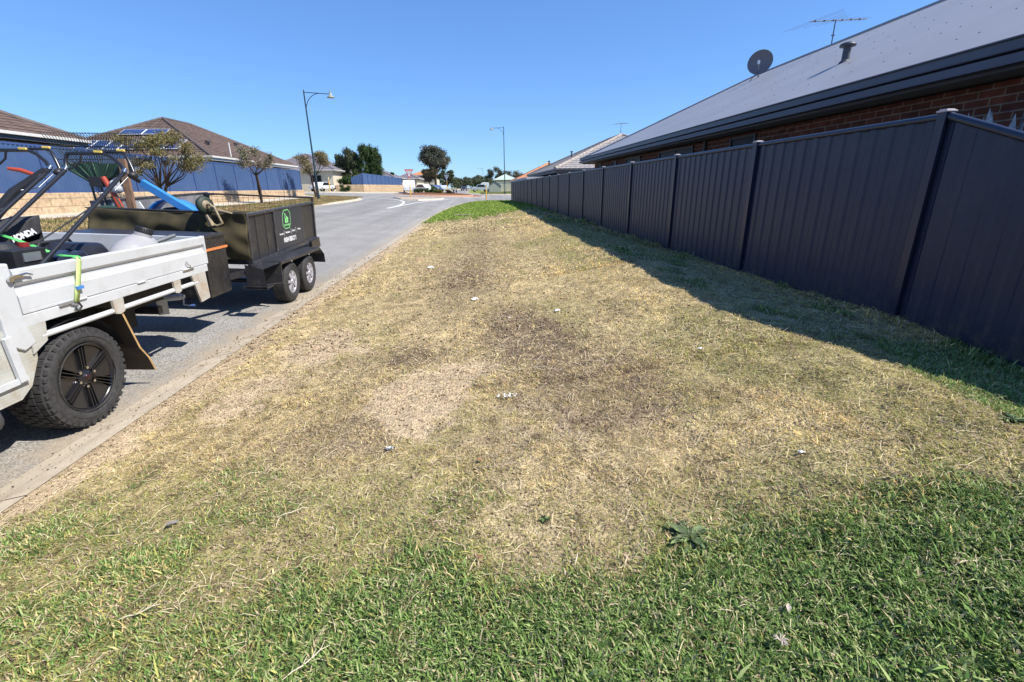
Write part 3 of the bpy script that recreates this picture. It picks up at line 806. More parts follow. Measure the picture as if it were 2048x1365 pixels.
BRICK = mat_blocks("dark_brick", (.215, .07, .042), (.13, .05, .034), (.28, .22, .17), 0.315, 0.095, 0.009, 0.85, 0.5, 'XY')
ROOFM = mat("grey_roof_steel", (0.285, 0.29, 0.31), 0.5, var=0.05, scale=0.7, spec=0.35)
SCREW = mat("roof_screw", (0.06, 0.06, 0.07), 0.5)
GUT = mat("grey_gutter", (0.075, 0.080, 0.10), 0.4, var=0.08, scale=2)
FAS = mat("grey_fascia", (0.085, 0.09, 0.11), 0.5, var=0.08, scale=2)
SOF = mat("soffit_board", (0.22, 0.21, 0.19), 0.8)
GLS = mat("window_glass", (0.018, 0.02, 0.024), 0.35, spec=0.12, var=0.3, scale=1)
FRM = mat("window_frame", (0.05, 0.052, 0.06), 0.4)
WFRM = mat("pale_window_frame", (0.6, 0.58, 0.52), 0.5)

def hip_planes(x0, x1, y0, y1, z, pitch):
    """returns the four planes as (A,B,C,D): A-B eave, D-C top, facing outward; and ridge ends"""
    tn = math.tan(math.radians(pitch)); w, l = x1 - x0, y1 - y0; h = min(w, l) / 2; zr = z + h * tn
    if l >= w: R0, R1 = (x0 + h, y0 + h, zr), (x0 + h, y1 - h, zr)
    else: R0, R1 = (x0 + h, y0 + h, zr), (x1 - h, y0 + h, zr)
    a, b, c, d = (x0, y0, z), (x1, y0, z), (x1, y1, z), (x0, y1, z)
    if l >= w: P = [(a, b, R0, R0), (b, c, R1, R0), (c, d, R1, R1), (d, a, R0, R1)]
    else: P = [(a, b, R1, R0), (b, c, R1, R1), (c, d, R0, R1), (d, a, R0, R0)]
    return P, (a, b, c, d), (R0, R1), tn
def tiled(mb, P, course=0.30, tile=0.30, amp=0.022, lip=0.03, sub=4):
    A, B, Cc, D = [Vector(p) for p in P]
    up = ((D + Cc) / 2 - (A + B) / 2); n = max(2, int(up.length / course)); w = (B - A).normalized(); nor = w.cross(up).normalized()
    if nor.z < 0: nor = -nor
    for k in range(n):
        l0, l1 = A.lerp(D, k / n), A.lerp(D, (k + 1) / n); r0, r1 = B.lerp(Cc, k / n), B.lerp(Cc, (k + 1) / n)
        m = max(1, int((r0 - l0).length / tile * sub)); V = []
        for i in range(m + 1):
            t = i / m; p = l0.lerp(r0, t); q = l1.lerp(r1, t)
            s = (p - A).dot(w) / tile; wv = amp * (0.5 + 0.5 * math.cos(2 * math.pi * s)) ** 1.5
            s2 = (q - A).dot(w) / tile; wv2 = amp * (0.5 + 0.5 * math.cos(2 * math.pi * s2)) ** 1.5
            V += [p + nor * 0.0, p + nor * (lip + wv), q + nor * (wv2 + .002)]
        F = []
        for i in range(m):
            F += [(3 * i, 3 * i + 3, 3 * i + 4, 3 * i + 1), (3 * i + 1, 3 * i + 4, 3 * i + 5, 3 * i + 2)]
        mb.add(V, F, False)
def caps(mb, segs, r=.11, n=6, dz=.03, step=0.42):
    for a, b in segs:
        a, b = Vector(a), Vector(b); L = (b - a).length; m = max(1, int(L / step))
        for i in range(m):
            p = a.lerp(b, i / m); q = a.lerp(b, (i + 1) / m)
            mb.tube([p + Vector((0, 0, dz)), q + Vector((0, 0, dz + .0))], [r * 1.06, r * .92], 8)
def window_on(parent, wall, c, w, h, axis, out, frame=None, glass=None, mull=1, depth=0.05):
    """window with frame, glass and sill on a wall facing out (+-1) along axis 'X' or 'Y'"""
    frame = frame or FRM; glass = glass or GLS; mb = MB(); x, y, z = c; t = .05; d = depth
    def B(u0, u1, v0, v1, e0, e1, m=mb):
        if axis == 'X': m.b2((x + min(out * e0, out * e1), y + u0, z + v0), (x + max(out * e0, out * e1), y + u1, z + v1))
        else: m.b2((x + u0, y + min(out * e0, out * e1), z + v0), (x + u1, y + max(out * e0, out * e1), z + v1))
    B(-w / 2, w / 2, -h / 2, -h / 2 + t, -.04, d); B(-w / 2, w / 2, h / 2 - t, h / 2, -.04, d)
    B(-w / 2, -w / 2 + t, -h / 2 + t, h / 2 - t, -.04, d); B(w / 2 - t, w / 2, -h / 2 + t, h / 2 - t, -.04, d)
    for k in range(mull):
        u = -w / 2 + w * (k + 1) / (mull + 1); B(u - .02, u + .02, -h / 2 + t, h / 2 - t, -.04, d - .012)
    wo = mb.build("window", frame, parent)
    g = MB(); B(-w / 2 + t, w / 2 - t, -h / 2 + t, h / 2 - t, -.03, d - .03, g); g.build("pane", glass, wo)
    return wo

def house(name, label, cat, x0, x1, y0, y1, zg, ze, pitch, roofm, wallm, over=.55, tilesz=(.34, .30), metal=False, gutm=None, fasm=None,
          gut_h=.13, windows=(), capm=None, group=None, ridges=True):
    root = thing(name, label, cat, ((x0 + x1) / 2, (y0 + y1) / 2, zg), group=group)
    P, (a, b, c, d), (R0, R1), tn = hip_planes(x0, x1, y0, y1, ze, pitch)
    w = MB(); wx0, wx1, wy0, wy1 = x0 + over, x1 - over, y0 + over, y1 - over
    w.b2((wx0, wy0, zg - .3), (wx1, wy1, ze - .28)); w.build("wall", wallm, root)
    r = MB()
    if metal:
        r.cur = 0
        for A, B, Cc, D in P:
            r.quad(*([A, B, Cc, D] if Cc != D else [A, B, Cc]))
    else:
        for q in P: tiled(r, q, tilesz[0], tilesz[1])
    roof = r.build("roof", roofm, root)
    if ridges:
        k = MB(); segs = [(a, R0), (b, R0 if (y1 - y0) >= (x1 - x0) else R1), (c, R1), (d, R1 if (y1 - y0) >= (x1 - x0) else R0), (R0, R1)]
        caps(k, segs, r=.06 if metal else .115, dz=.0 if metal else .03, step=3 if metal else .42)
        k.build("ridge_cap", capm or roofm, roof)
    g = MB(); gm = gutm or GUT; t = .12
    for (u0, v0, u1, v1) in ((x0 - t, y0 - t, x1 + t, y0), (x0 - t, y1, x1 + t, y1 + t), (x0 - t, y0, x0, y1), (x1, y0, x1 + t, y1)):
        g.b2((u0, v0, ze - gut_h + .02), (u1, v1, ze + .015))
    g.build("gutter", gm, root, bevel=.012)
    s = MB(); fz = ze - .275
    for (u0, v0, u1, v1) in ((x0 + .004, y0 + .004, x1 - .004, y0 + .03), (x0 + .004, y1 - .03, x1 - .004, y1 - .004), (x0 + .004, y0 + .03, x0 + .03, y1 - .03), (x1 - .03, y0 + .03, x1 - .004, y1 - .03)):
        s.b2((u0, v0, fz), (u1, v1, ze - .01))
    s.build("fascia", fasm or FAS, root)
    s = MB(); s.b2((x0 + .03, y0 + .03, fz + .03), (x1 - .03, y1 - .03, fz + .045)); s.build("soffit", SOF, root)
    for (cx_, cy_, cz, ww, hh, ax, out, fr, mu) in windows: window_on(root, None, (cx_, cy_, cz), ww, hh, ax, out, fr, None, mu)
    return root, roof, tn

# -- the near house, brick with a long grey steel roof
H1, H1roof, tn1 = house("brick_house", "long brown brick house with a smooth grey steel roof right behind the dark fence", "house",
      5.85, 17.61, -9, 26.3, .55, 3.10, 25.5, ROOFM, BRICK, over=.56, metal=True,
      windows=[(6.41, 15.3, 2.10, 2.6, 1.35, 'X', -1, FRM, 1), (6.41, 19.4, 2.10, 1.8, 1.35, 'X', -1, FRM, 1), (6.41, 11.4, 2.25, 1.1, 1.05, 'X', -1, FRM, 0),
               (6.41, 22.0, 2.25, .7, 1.05, 'X', -1, FRM, 0), (6.41, 24.6, 2.25, .5, 1.05, 'X', -1, FRM, 0)])
# gutter bead and second fascia step
g = MB(); g.tube([(5.72, -9, 3.112), (5.72, 26.3, 3.112)], .014, 6); g.b2((5.70, -9.1, 2.86), (5.846, 26.4, 2.955))
g.build("fascia_step", FAS, H1)
mb = MB()
nrm = Vector((-tn1, 0, 1)).normalized()
xs_ = [6.05 + .9 * k * math.cos(math.radians(25.5)) for k in range(7)]
for ix, x in enumerate(xs_):
    y = -4.0
    while y < 26.0:
        yy = y + rnd.uniform(-.06, .06); xx = x + rnd.uniform(-.02, .02)
        hip = xx - 5.85
        if yy < 26.2 - hip and ((int(round(y / .38)) % 3) != 1):
            p = Vector((xx, yy, 3.10 + tn1 * (xx - 5.85)))
            mb.cyl(p, p + nrm * .008, .010, 6)
        y += .38
s_ = mb.build("roof_screws", SCREW, H1roof)
dp = MB(); dp.cyl((6.36, 13.25, .6), (6.36, 13.25, 2.83), .045, 10); dp.build("downpipe", FRM, H1)

DISH = mat("dish_grey", (0.17, 0.15, 0.16), 0.6, var=.05)
DISHB = mat("dish_pale", (0.42, 0.36, 0.34), 0.6, var=.05)
GALV = mat("galvanised_steel", (0.42, 0.43, 0.45), 0.38, metal=0.7, var=.1)
DKM = mat("dark_metal", (0.05, 0.055, 0.07), 0.45, var=.1)
# vent pipe with cowl standing on the roof: a part of the house
mb = MB(); vx, vy, vz0 = 8.12, 10.79, 4.14
mb.cyl((vx, vy, vz0 - .1), (vx, vy, 4.47), .075, 18)
mb.lathe([(.02, 0), (.15, 0), (.16, .02), (.14, .055), (.08, .08), (0, .09)], (vx, vy, 4.46), (0, 0, 1), 20)
mb.lathe([(.14, -.03), (.11, .03), (.08, .06)], (vx, vy, vz0 + .0), (0, 0, 1), 18)
mb.build("vent_pipe", mat("vent_grey", (0.055, 0.06, 0.075), 0.5), H1roof)

def antenna(loc, mast, blen, rot, label, els, size=1.0, tilt=0.0):
    a = thing("tv_antenna", label, "antenna", loc, (0, 0, 0), local=True)
    m = MB(); m.cyl((0, 0, -.3), (0, 0, mast), .017, 8); m.b2((-.05, -.02, .3), (.05, .02, .33)); m.build("mast", DKM, a)
    R = Matrix.Rotation(rot, 3, 'Z'); bm_ = MB()
    A = R @ Vector((-blen * .45, 0, 0)); B = R @ Vector((blen * .55, 0, 0)); off_ = Vector((0, 0, mast - .02))
    B.z += tilt; A.z -= tilt * .8
    bm_.cyl(A + off_, B + off_, .013, 6)
    for k in range(6): q = (A + off_).lerp(B + off_, (k + .6) / 6.4); bm_.box(q, (.05, .04, .045))
    bm_.build("boom", DKM, a)
    for t, l in els:
        q = (A + off_).lerp(B + off_, t); d = R @ Vector((0, 1, 0)) * l / 2
        e = MB(); e.cyl(q - d, q + d, .0045, 5); e.build("element", GALV, a)
    return a
antenna((11.73, 16.35, 5.88), .75, 2.3, math.radians(12), "large television aerial with a long dark boom on the grey steel roof ridge", 
        [(.03, 2.2), (.12, 1.9), (.25, 1.5), (.36, 1.1), (.45, .9), (.55, .5), (.62, .45), (.7, .42), (.78, .4), (.86, .38), (.94, .36), (1, .35)], tilt=.13)
d_ = thing("satellite_dish", "round grey satellite dish on the near steel roof's hip, facing sideways", "dish", (11.0, 19.1, 5.5))
mb = MB(); ax = Vector((-.62, -.78, .18)).normalized()
ctr = Vector((11.0, 19.1, 6.02))
prof = [(r, -.30 * (r / .43) ** 2 * .43 + .06) for r in [0, .08, .16, .24, .32, .38, .43]]
mb.lathe([(r, -h + .06) for r, h in prof], ctr, ax, 32); mb.cur = 1
mb.lathe([(r, -h + .045) for r, h in prof] + [(.435, .12)], ctr, ax, 32)
mb.build("reflector", [DISH, DISHB], d_)
mb = MB(); mb.cyl(ctr + Vector((0, 0, -.4)), ctr + ax * .42 + Vector((0, 0, -.13)), .014, 6); mb.box(ctr + ax * .44 + Vector((0, 0, -.12)), (.07, .07, .13)); mb.build("feed_arm", GALV, d_)
mb = MB(); mb.cyl((11.0, 19.15, 5.4), ctr - ax * .05, .022, 8); mb.cyl((10.7, 19.4, 5.3), ctr - ax * .05 + Vector((0, 0, -.15)), .014, 8); mb.build("mount", DKM, d_)

# -- second house: grey concrete tiles
TILE_G = mat("pale_roof_tile", (0.30, 0.275, 0.265), 0.85, var=.28, scale=7, spec=.2)
CREAM = mat("cream_render", (0.58, 0.52, 0.40), 0.85, var=.06, scale=1)
H2, _r, _t = house("tiled_house", "house with a pale grey tiled hip roof just beyond the brick house", "house",
      5.9, 19.7, 35.5, 58 - 4, .5, 2.93, 22.8, TILE_G, BRICK, tilesz=(.36, .36), capm=mat("ridge_tile", (.36, .31, .27), .85, var=.25, scale=4))
antenna((12.75, 42.5, 5.8), .95, 1.4, math.radians(20), "small television aerial on the pale grey tiled roof", [(.02, 2.6), (.2, 2.2), (.4, 1.4), (.55, .6), (.7, .5), (.9, .4)], tilt=.05)
for yy, xx in ((44.5, 8.9), (49.5, 7.6)):
    mb = MB(); z_ = 2.93 + (xx - 5.9) * math.tan(math.radians(22.8)); mb.cyl((xx, yy, z_ - .05), (xx, yy, z_ + .45), .06, 10); mb.cyl((xx, yy, z_ + .45), (xx, yy, z_ + .53), .13, 10); mb.build("vent_pipe", DKM, _r)
pt = thing("patio_roof", "low flat dark patio roof between the fence and the tiled house", "patio roof", (4.9, 43, .5))
mb = MB(); mb.b2((4.1, 38, 2.30), (5.8, 49, 2.42)); mb.build("roof_deck", FAS, pt)
mb = MB(); mb.b2((4.02, 37.92, 2.29), (4.1, 49.08, 2.44)); mb.b2((4.1, 37.92, 2.29), (5.85, 38, 2.44)); mb.build("gutter", mat("pale_gutter", (.5, .5, .52), .5), pt)
for yy in (38.3, 43, 48.7):
    mb = MB(); mb.b2((4.15, yy, .5), (4.24, yy + .09, 2.3)); mb.build("post", FRM, pt)

# pale dried plant behind the raked fence section
pl = thing("garden_plant", "pale grey spiky plant poking up against the brick wall behind the fence", "plant", (5.35, 4.45, .55))
mb = MB(); r_ = random.Random(5)
for k in range(34):
    a = r_.uniform(0, 6.28); rr = r_.uniform(.05, .42); h_ = r_.uniform(1.55, 1.92)
    b0 = Vector((5.35 + .1 * math.cos(a), 4.45 + .1 * math.sin(a) , .6)); t0 = Vector((5.35 + rr * math.cos(a), 4.45 + rr * 1.5 * math.sin(a), .55 + h_))
    s = (t0 - b0).normalized().cross(Vector((math.cos(a + 1.3), math.sin(a + 1.3), 0))).normalized()
    m_ = b0.lerp(t0, .8); w = .075
    mb.add([b0 - s * .012, b0 + s * .012, m_ + s * w, m_ - s * w, t0], [(0, 1, 2, 3), (3, 2, 4)], False)
mb.build("leaves", mat("pale_leaf", (.42, .41, .40), .8, var=.3, scale=20), pl)
# ================================================================== LEFT SIDE: WALL, BLUE FENCE, HOUSES
BLUE = mat("blue_steel", (0.048, 0.092, 0.20), 0.45, var=0.05, scale=2, spec=0.4, dirt=(.085, .12, .22), dscale=.8, damt=.5)
BLUD = mat("blue_post", (0.045, 0.08, 0.21), 0.45, var=0.05)
LIME = mat_blocks("limestone", (.56, .42, .27), (.47, .34, .21), (.30, .22, .14), 1.0, 0.31, .012, .9, .5, 'XY', noise=(.26, .17, .10))
BTILE = mat("brown_roof_tile", (0.125, 0.088, 0.072), 0.8, var=.22, scale=2.5, spec=.25)
BCAP = mat("brown_ridge_tile", (0.11, 0.085, 0.075), 0.8, var=.2, scale=3)
WGUT = mat("white_gutter", (0.62, 0.60, 0.55), 0.5, var=.05)
WX = -16.6
def retaining_wall():
    w = thing("retaining_wall", "long limestone block retaining wall under the blue fence beside the footpath", "wall", (WX, 20, .86))
    m = MB(); m.b2((WX - .35, -12, .3), (WX, 48.5, 1.76)); m.b2((-40, 48.15, .3), (WX - .35, 48.5, 1.76))
    m.build("block_wall", LIME, w, bevel=.02)
retaining_wall()
def blue_fence():
    f = thing("steel_fence", "bright blue ribbed steel fence on top of the limestone wall across the road", "fence", (WX - .15, 20, 1.76))
    sp = 2.53; y0 = -10.0; n = 23; x = WX - .14
    for k in range(n):
        a, b = y0 + k * sp + .03, y0 + (k + 1) * sp - .03
        m = ribbed(x, a, b, lambda y: 1.78, lambda y: 3.49, 14, .03, -1); m.build("panel", BLUE, f)
        r = MB(); r.b2((x - .025, a, 3.46), (x + .035, b, 3.53)); r.build("rail", BLUD, f); r = MB(); r.b2((x - .025, a, 1.765), (x + .035, b, 1.82)); r.build("rail", BLUD, f)
    for k in range(n + 1):
        y = y0 + k * sp; p = MB(); p.b2((x - .03, y - .035, 1.74), (x + .05, y + .035, 3.54)); p.build("post", BLUD, f)
    # return along the side street
    yy = y0 + n * sp
    m = MB()
    for k in range(9):
        xa = x - 2.5 * k; m.b2((xa - 2.44, yy - .02, 1.78), (xa - .05, yy + .02, 3.49))
    m.build("panel", BLUE, f)
    m = MB(); m.b2((x - 22, yy - .03, 3.49), (x - .05, yy + .03, 3.54)); m.build("rail", BLUD, f)
blue_fence()
# houses behind the blue fence: eaves 4.1 m above the road
HW = [(-18.62 - .55, 39.0, 3.35, .7, .95, 'X', 1, DKM, 0), (-19.17, 42.3, 3.35, 1.4, .95, 'X', 1, DKM, 1), (-19.17, 45.5, 3.35, .8, .95, 'X', 1, DKM, 0), (-19.17, 49.5, 3.35, 1.6, .95, 'X', 1, DKM, 1)]
H3, r3, t3 = house("brown_roof_house", "cream house with a brown tiled hip roof and solar panels behind the blue fence", "house",
      -31.4, -18.62, 36.6, 53.2, 1.75, 4.14, 27, BTILE, CREAM, tilesz=(.34, .33), gutm=WGUT, fasm=WGUT, capm=BCAP, windows=[(a, b, c, d, e, f_, g_, h_, i_) for a, b, c, d, e, f_, g_, h_, i_ in HW])
for yy, xx in ((40.5, -20.6), (46.6, -21.3)):
    z_ = 4.14 + (-18.62 - xx) * t3; mb = MB(); mb.cyl((xx, yy, z_ - .05), (xx, yy, z_ + .22), .07, 10); mb.cyl((xx, yy, z_ + .22), (xx, yy, z_ + .34), .22, 12); mb.build("roof_vent", DKM, r3)
mb = MB(); mb.cyl((-18.9, 40.1, 3.6), (-18.9, 40.1, 5.3), .05, 8); mb.build("flue_pipe", WGUT, r3)
PV = mat("solar_cell", (0.035, 0.06, 0.16), 0.3, spec=.6, var=.2, scale=4)
PVF = mat("solar_frame", (0.75, 0.77, 0.8), 0.4)
def solar(parent, org, ux, uy, nx, ny, w, h, tag_=None):
    ux, uy = Vector(ux).normalized(), Vector(uy).normalized(); nz = ux.cross(uy).normalized()
    if nz.z < 0: nz = -nz
    for i in range(nx):
        for j in range(ny):
            p = Vector(org) + ux * (w * (i + .5) + .04 * i) + uy * (h * (j + .5) + .04 * j) + nz * .14
            R = Matrix((ux, uy, nz)).transposed(); m = MB(); m.box(p, (w, h, .04), R=R); o = m.build("solar_panel", PVF, parent)
            m = MB(); m.box(p + nz * .022, (w - .09, h - .09, .008), R=R); m.build("solar_cells", PV, o)
c27, s27 = math.cos(math.radians(27)), math.sin(math.radians(27))
fr = lambda x, up: (x, 36.6 + up * c27, 4.14 + up * s27)
solar(H3, fr(-28.4, .9), (1, 0, 0), (0, c27, s27), 7, 1, 1.0, 1.6)
solar(H3, fr(-26.6, 3.6), (1, 0, 0), (0, c27, s27), 2, 1, 1.65, 1.0)
H4, r4, t4 = house("brown_roof_house", "brown-roofed house with pale gutter at the far left edge behind the blue fence", "house",
      -31.4, -18.62, 4.0, 25.6, 1.75, 4.14, 27, BTILE, CREAM, tilesz=(.34, .33), gutm=WGUT, fasm=mat("dark_fascia", (.07, .07, .08), .5), capm=BCAP,
      windows=[(-19.17, 22.8, 3.1, 2.2, 1.3, 'X', 1, DKM, 1), (-19.17, 18.5, 3.1, 2.6, 1.3, 'X', 1, DKM, 1)])
mb = MB(); x_ = -20.6; z_ = 4.14 + (-18.62 - x_) * t4
mb.beam((-20.2, 16.4, 4.14 + 1.58 * t4 + .05), (-20.2, 20.5, 4.14 + 1.58 * t4 + .05), .9, .05, up=(t4, 0, 1)); mb.build("skylight", PVF, r4)

# ------------------------------------------------------------------ side street, second wall and fence
def seg_wall(name, label, cat, P, z0, h, th, m):
    w = thing(name, label, cat, (P[0][0], P[0][1], z0)); mb = MB()
    for a, b in zip(P[:-1], P[1:]):
        mb.beam((a[0], a[1], z0 - .2 + (h + .2) / 2), (b[0], b[1], z0 - .2 + (h + .2) / 2), th, h + .2)
    mb.build("block_wall", m, w); return w
P2 = [(-21.9, 78.3), (-18.0, 79.2), (-15.2, 104)]
seg_wall("retaining_wall", "low orange limestone wall on the far side of the side street", "wall", P2, 1.35, 1.12, .35, LIME)
def fence2():
    f = thing("steel_fence", "second blue steel fence with a stepped-down end beyond the side street", "fence", (-19, 82, 2.45))
    a = Vector((-17.9, 79.6, 0)); b = Vector((-15.4, 104, 0)); d = (b - a); L = d.length; d.normalize(); n = 10; sp = L / n
    for k in range(-1, n):
        if k < 0: p = a + Vector((-1.8, -.4, 0)); q = a
        else: p = a + d * (sp * k); q = a + d * (sp * (k + 1))
        z0_ = 2.46 - .03 * k; top0 = z0_ + (1.0 if k < 0 else 1.72); top1 = z0_ + 1.72
        mb = MB(); m_ = 14; V = []
        dd = (q - p).normalized(); nn = Vector((dd.y, -dd.x, 0)) * .03
        for i in range(m_ + 1):
            t = i / m_; w_ = p.lerp(q, .02 + .96 * t) + (nn if i % 2 else nn * 0)
            V += [(w_.x, w_.y, z0_), (w_.x, w_.y, top0 + (top1 - top0) * t)]
        mb.add(V, [(2 * i, 2 * i + 2, 2 * i + 3, 2 * i + 1) for i in range(m_)], False); mb.build("panel", BLUE, f)
        mb = MB(); mb.b2((q.x - .05, q.y - .05, z0_ - .05), (q.x + .05, q.y + .05, top1 + .05)); mb.build("post", BLUD, f)
fence2()
GTILE = mat("grey_roof_tile", (0.17, 0.15, 0.165), 0.8, var=.15, scale=2)
ORT = mat("orange_roof_tile", (0.50, 0.215, 0.10), 0.8, var=.2, scale=2)
GRNR = mat("pale_green_roof", (0.42, 0.50, 0.44), 0.6, var=.06)
house("corner_house", "pale house with a grey-brown tiled roof beyond the side street left of the conifers", "house", -38, -24.5, 88, 104, 1.5, 5.1, 24, GTILE, CREAM, tilesz=(.6, .6), gutm=WGUT, fasm=WGUT,
      windows=[(-28, 88.5, 3.6, 1.8, 1.2, 'Y', -1, DKM, 1)])
house("grey_roof_house", "grey hip-roofed house seen over the far blue fence right of the conifers", "house", -27, -17.5, 108, 124, 1.6, 4.2, 22, GTILE, CREAM, tilesz=(.6, .6), gutm=WGUT)
house("grey_roof_house", "farther low grey-roofed house behind the give way sign", "house", -21, -14.5, 128, 146, 1.6, 4.2, 22, GTILE, CREAM, tilesz=(.6, .6), gutm=WGUT)
house("two_storey_house", "two storey house with an orange tiled roof and dark windows behind the give way sign", "house", -19.5, -11.2, 150, 164, 1.4, 5.6, 20, ORT, CREAM, tilesz=(.6, .6), gutm=WGUT,
      windows=[(-15.4, 150.5, 4.4, 4.5, 1.5, 'Y', -1, DKM, 2), (-15.4, 150.5, 2.2, 5, 1.3, 'Y', -1, DKM, 2)])
house("green_roof_house", "house with a pale green hipped roof far down the street beyond the cream fence", "house", 5.0, 11.6, 128, 140, .6, 3.6, 24, GRNR, CREAM, metal=True, gutm=WGUT)
H5, _, _ = house("orange_roof_house", "house with a bright orange tiled roof across the cross street", "house", 7.6, 22, 90, 104, .6, 2.95, 24, ORT, CREAM, tilesz=(.45, .45), gutm=WGUT)

# ------------------------------------------------------------------ shed, cream fence, far fence
sh = thing("garden_shed", "small pale green-grey gabled garden shed on the lawn across the roundabout", "shed", (4.0, 100, .55))
SHED = mat("shed_steel", (0.40, 0.42, 0.34), 0.6, var=.06); SHR = mat("shed_roof", (0.22, 0.23, 0.18), 0.6)
mb = MB(); poly = [(2.9, .45), (5.3, .45), (5.3, 2.0), (4.1, 2.85), (2.9, 2.0)]
mb.prism(poly, 98.5, 101.5, 'XZ'); mb.build("wall", SHED, sh)
mb = MB(); mb.beam((4.75, 98.4, 2.42), (4.75, 101.6, 2.42), 1.6, .05, up=(.58, 0, .82)); mb.beam((3.45, 98.4, 2.42), (3.45, 101.6, 2.42), 1.6, .05, up=(-.58, 0, .82)); mb.build("roof", SHR, sh)
cf = thing("paling_fence", "cream coloured steel fence behind the garden shed", "fence", (5.4, 108, .5)); mb = MB()
CRF = mat("cream_steel", (0.62, 0.60, 0.46), 0.6, var=.04)
for k in range(40):
    mb.b2((4.2 + k * .35, 106 + (k % 2) * .04, .5), (4.5 + k * .35, 106.03 + (k % 2) * .04, 2.75))
mb.build("panel", CRF, cf); mb = MB(); mb.b2((4.1, 105.95, 2.72), (18.3, 106.12, 2.82)); mb.build("rail", WGUT, cf)

# ------------------------------------------------------------------ street lamps
LAMPM = mat("lamp_green", (0.022, 0.045, 0.052), 0.4, var=.1)
SHADE = mat("lamp_shade_metal", (0.28, 0.31, 0.27), 0.5)
def street_lamp(label, loc, H, arm, rz, r=.07):
    t = thing("street_lamp", label, "street lamp", loc, (0, 0, rz), group="curved-bracket street lamps", local=True)
    m = MB(); m.tube([(0, 0, -.2), (0, 0, H * .35), (0, 0, H)], [r * 1.15, r, r * .7], 12); m.cyl((0, 0, 0), (0, 0, .35), r * 1.7, 12); m.build("pole", LAMPM, t)
    m = MB(); m.cyl((0, 0, H - .12), (arm, 0, H - .2), .028, 8)
    P = []
    for k in range(13):
        a = math.pi / 2 * k / 12; P.append((arm * .62 * (1 - math.cos(a)), 0, H - 1.55 + 1.38 * math.sin(a)))
    m.tube(P, .026, 8); m.cyl((0, 0, H), (0, 0, H + .12), .03, 8, .005); m.build("bracket", LAMPM, t)
    m = MB(); m.cyl((arm + .02, 0, H + .06), (arm + .04, 0, H - .3), .05, 10)
    m.lathe([(.06, 0), (.10, -.12), (.20, -.26), (.30, -.33), (.30, -.37), (.22, -.38)], (arm + .05, 0, H - .1), (0, 0, 1), 18); m.build("lamp_shade", SHADE, t)
    m = MB(); m.ell((arm + .05, 0, H - .45), (.2, .2, .07), 12, 6); m.build("lens", mat("lamp_lens", (.5, .5, .48), .3), t)
    return t
street_lamp("tall dark street lamp with a bell shade on the left verge behind the trailer", (-13.35, 42.2, Tz(-13.35, 42.2) + .1), 8.3, 1.95, math.radians(10))
street_lamp("slim dark street lamp across the roundabout near the end of the dark fence", (4.96, 80.6, .62), 10.3, 1.9, math.radians(180))
street_lamp("faint distant street lamp above the treetops down the street", (3.7, 215, .5), 9.4, 2.0, math.radians(180), .06)

# ------------------------------------------------------------------ signs and posts
YEL = mat("yellow_paint", (0.72, 0.42, 0.07), 0.5, var=.08); WHT = mat("white_paint", (0.72, 0.72, 0.70), 0.5, var=.05); REDP = mat("red_paint", (0.55, 0.03, 0.03), 0.45)
BLK = mat("black_paint", (0.02, 0.02, 0.022), 0.45)
def text_mesh(txt, size, m, parent, name="lettering", extrude=.001, offset=0.0, align='CENTER', shear=0.0, space=1.0):
    c = bpy.data.curves.new(name, 'FONT'); c.body = txt; c.size = size; c.extrude = extrude; c.offset = offset; c.align_x = align; c.align_y = 'CENTER'; c.shear = shear; c.space_character = space
    tmp = bpy.data.objects.new("tmp", c); C.objects.link(tmp); dg = bpy.context.evaluated_depsgraph_get(); dg.update()
    me = bpy.data.meshes.new_from_object(tmp.evaluated_get(dg)); bpy.data.objects.remove(tmp); bpy.data.curves.remove(c)
    me.name = name; me.materials.clear(); me.materials.append(m)
    o = bpy.data.objects.new(name, me); C.objects.link(o); o.parent = parent; return o
def give_way(label, loc, H, rz, front=True):
    t = thing("give_way_sign", label, "sign", loc, (0, 0, rz), local=True)
    m = MB(); m.cyl((0, 0, -.1), (0, 0, H), .035, 10); m.cyl((0, 0, 0), (0, 0, 1.25), .055, 12); m.build("post", YEL, t)
    s = .46
    def tri(k, y0, y1, mm, nm):
        q = MB(); q.prism([(-s * k, H + .42 * k - .05), (s * k, H + .42 * k - .05), (0, H - .5 * k - .05)], y0, y1, 'XZ'); return q.build(nm, mm, t)
    tri(1.0, -.06, -.045, REDP if front else GALV, "sign_plate")
    if front:
        tri(.70, -.064, -.0605, WHT, "sign_face")
        for w_, z_ in (("GIVE", H + .12), ("WAY", H - .08)):
            o = text_mesh(w_, .2, BLK, t); o.location = (0, -.067, z_); o.rotation_euler = (math.pi / 2, 0, 0)
    return t
give_way("red and white give way sign on a yellow post at the near roundabout island", (-7.0, 53.0, Tz(-7, 53) + .13), 2.45, 0.12)
give_way("back of a grey triangular sign on a yellow post beyond the roundabout", (-4.9, 86, .75), 2.8, 0.0, False)
def bollard(label, x, y, h):
    t = thing("yellow_post", label, "post", (x, y, Tz(x, y) + .08), group="yellow marker posts")
    m = MB(); m.cyl((x, y, Tz(x, y) - .1), (x, y, Tz(x, y) + h), .065, 12); m.build("post", YEL, t)
    m = MB(); m.cyl((x, y, Tz(x, y) + h - .32), (x, y, Tz(x, y) + h - .2), .068, 12); m.build("reflector_band", WHT, t)
bollard("yellow marker post on the green grass at the corner near the dark fence", 1.24, 54.6, 1.55)
bollard("yellow marker post by the driveway across the side street", -20.6, 70.5, 2.1)
ch = thing("chevron_board", "chevron board with one white arrow on the roundabout bed", "sign", (-3.0, 73.5, .9))
mb = MB(); mb.b2((-3.35, 73.5, .95), (-2.75, 73.54, 1.5)); mb.build("board", BLK, ch)
mb = MB(); z_ = 1.225
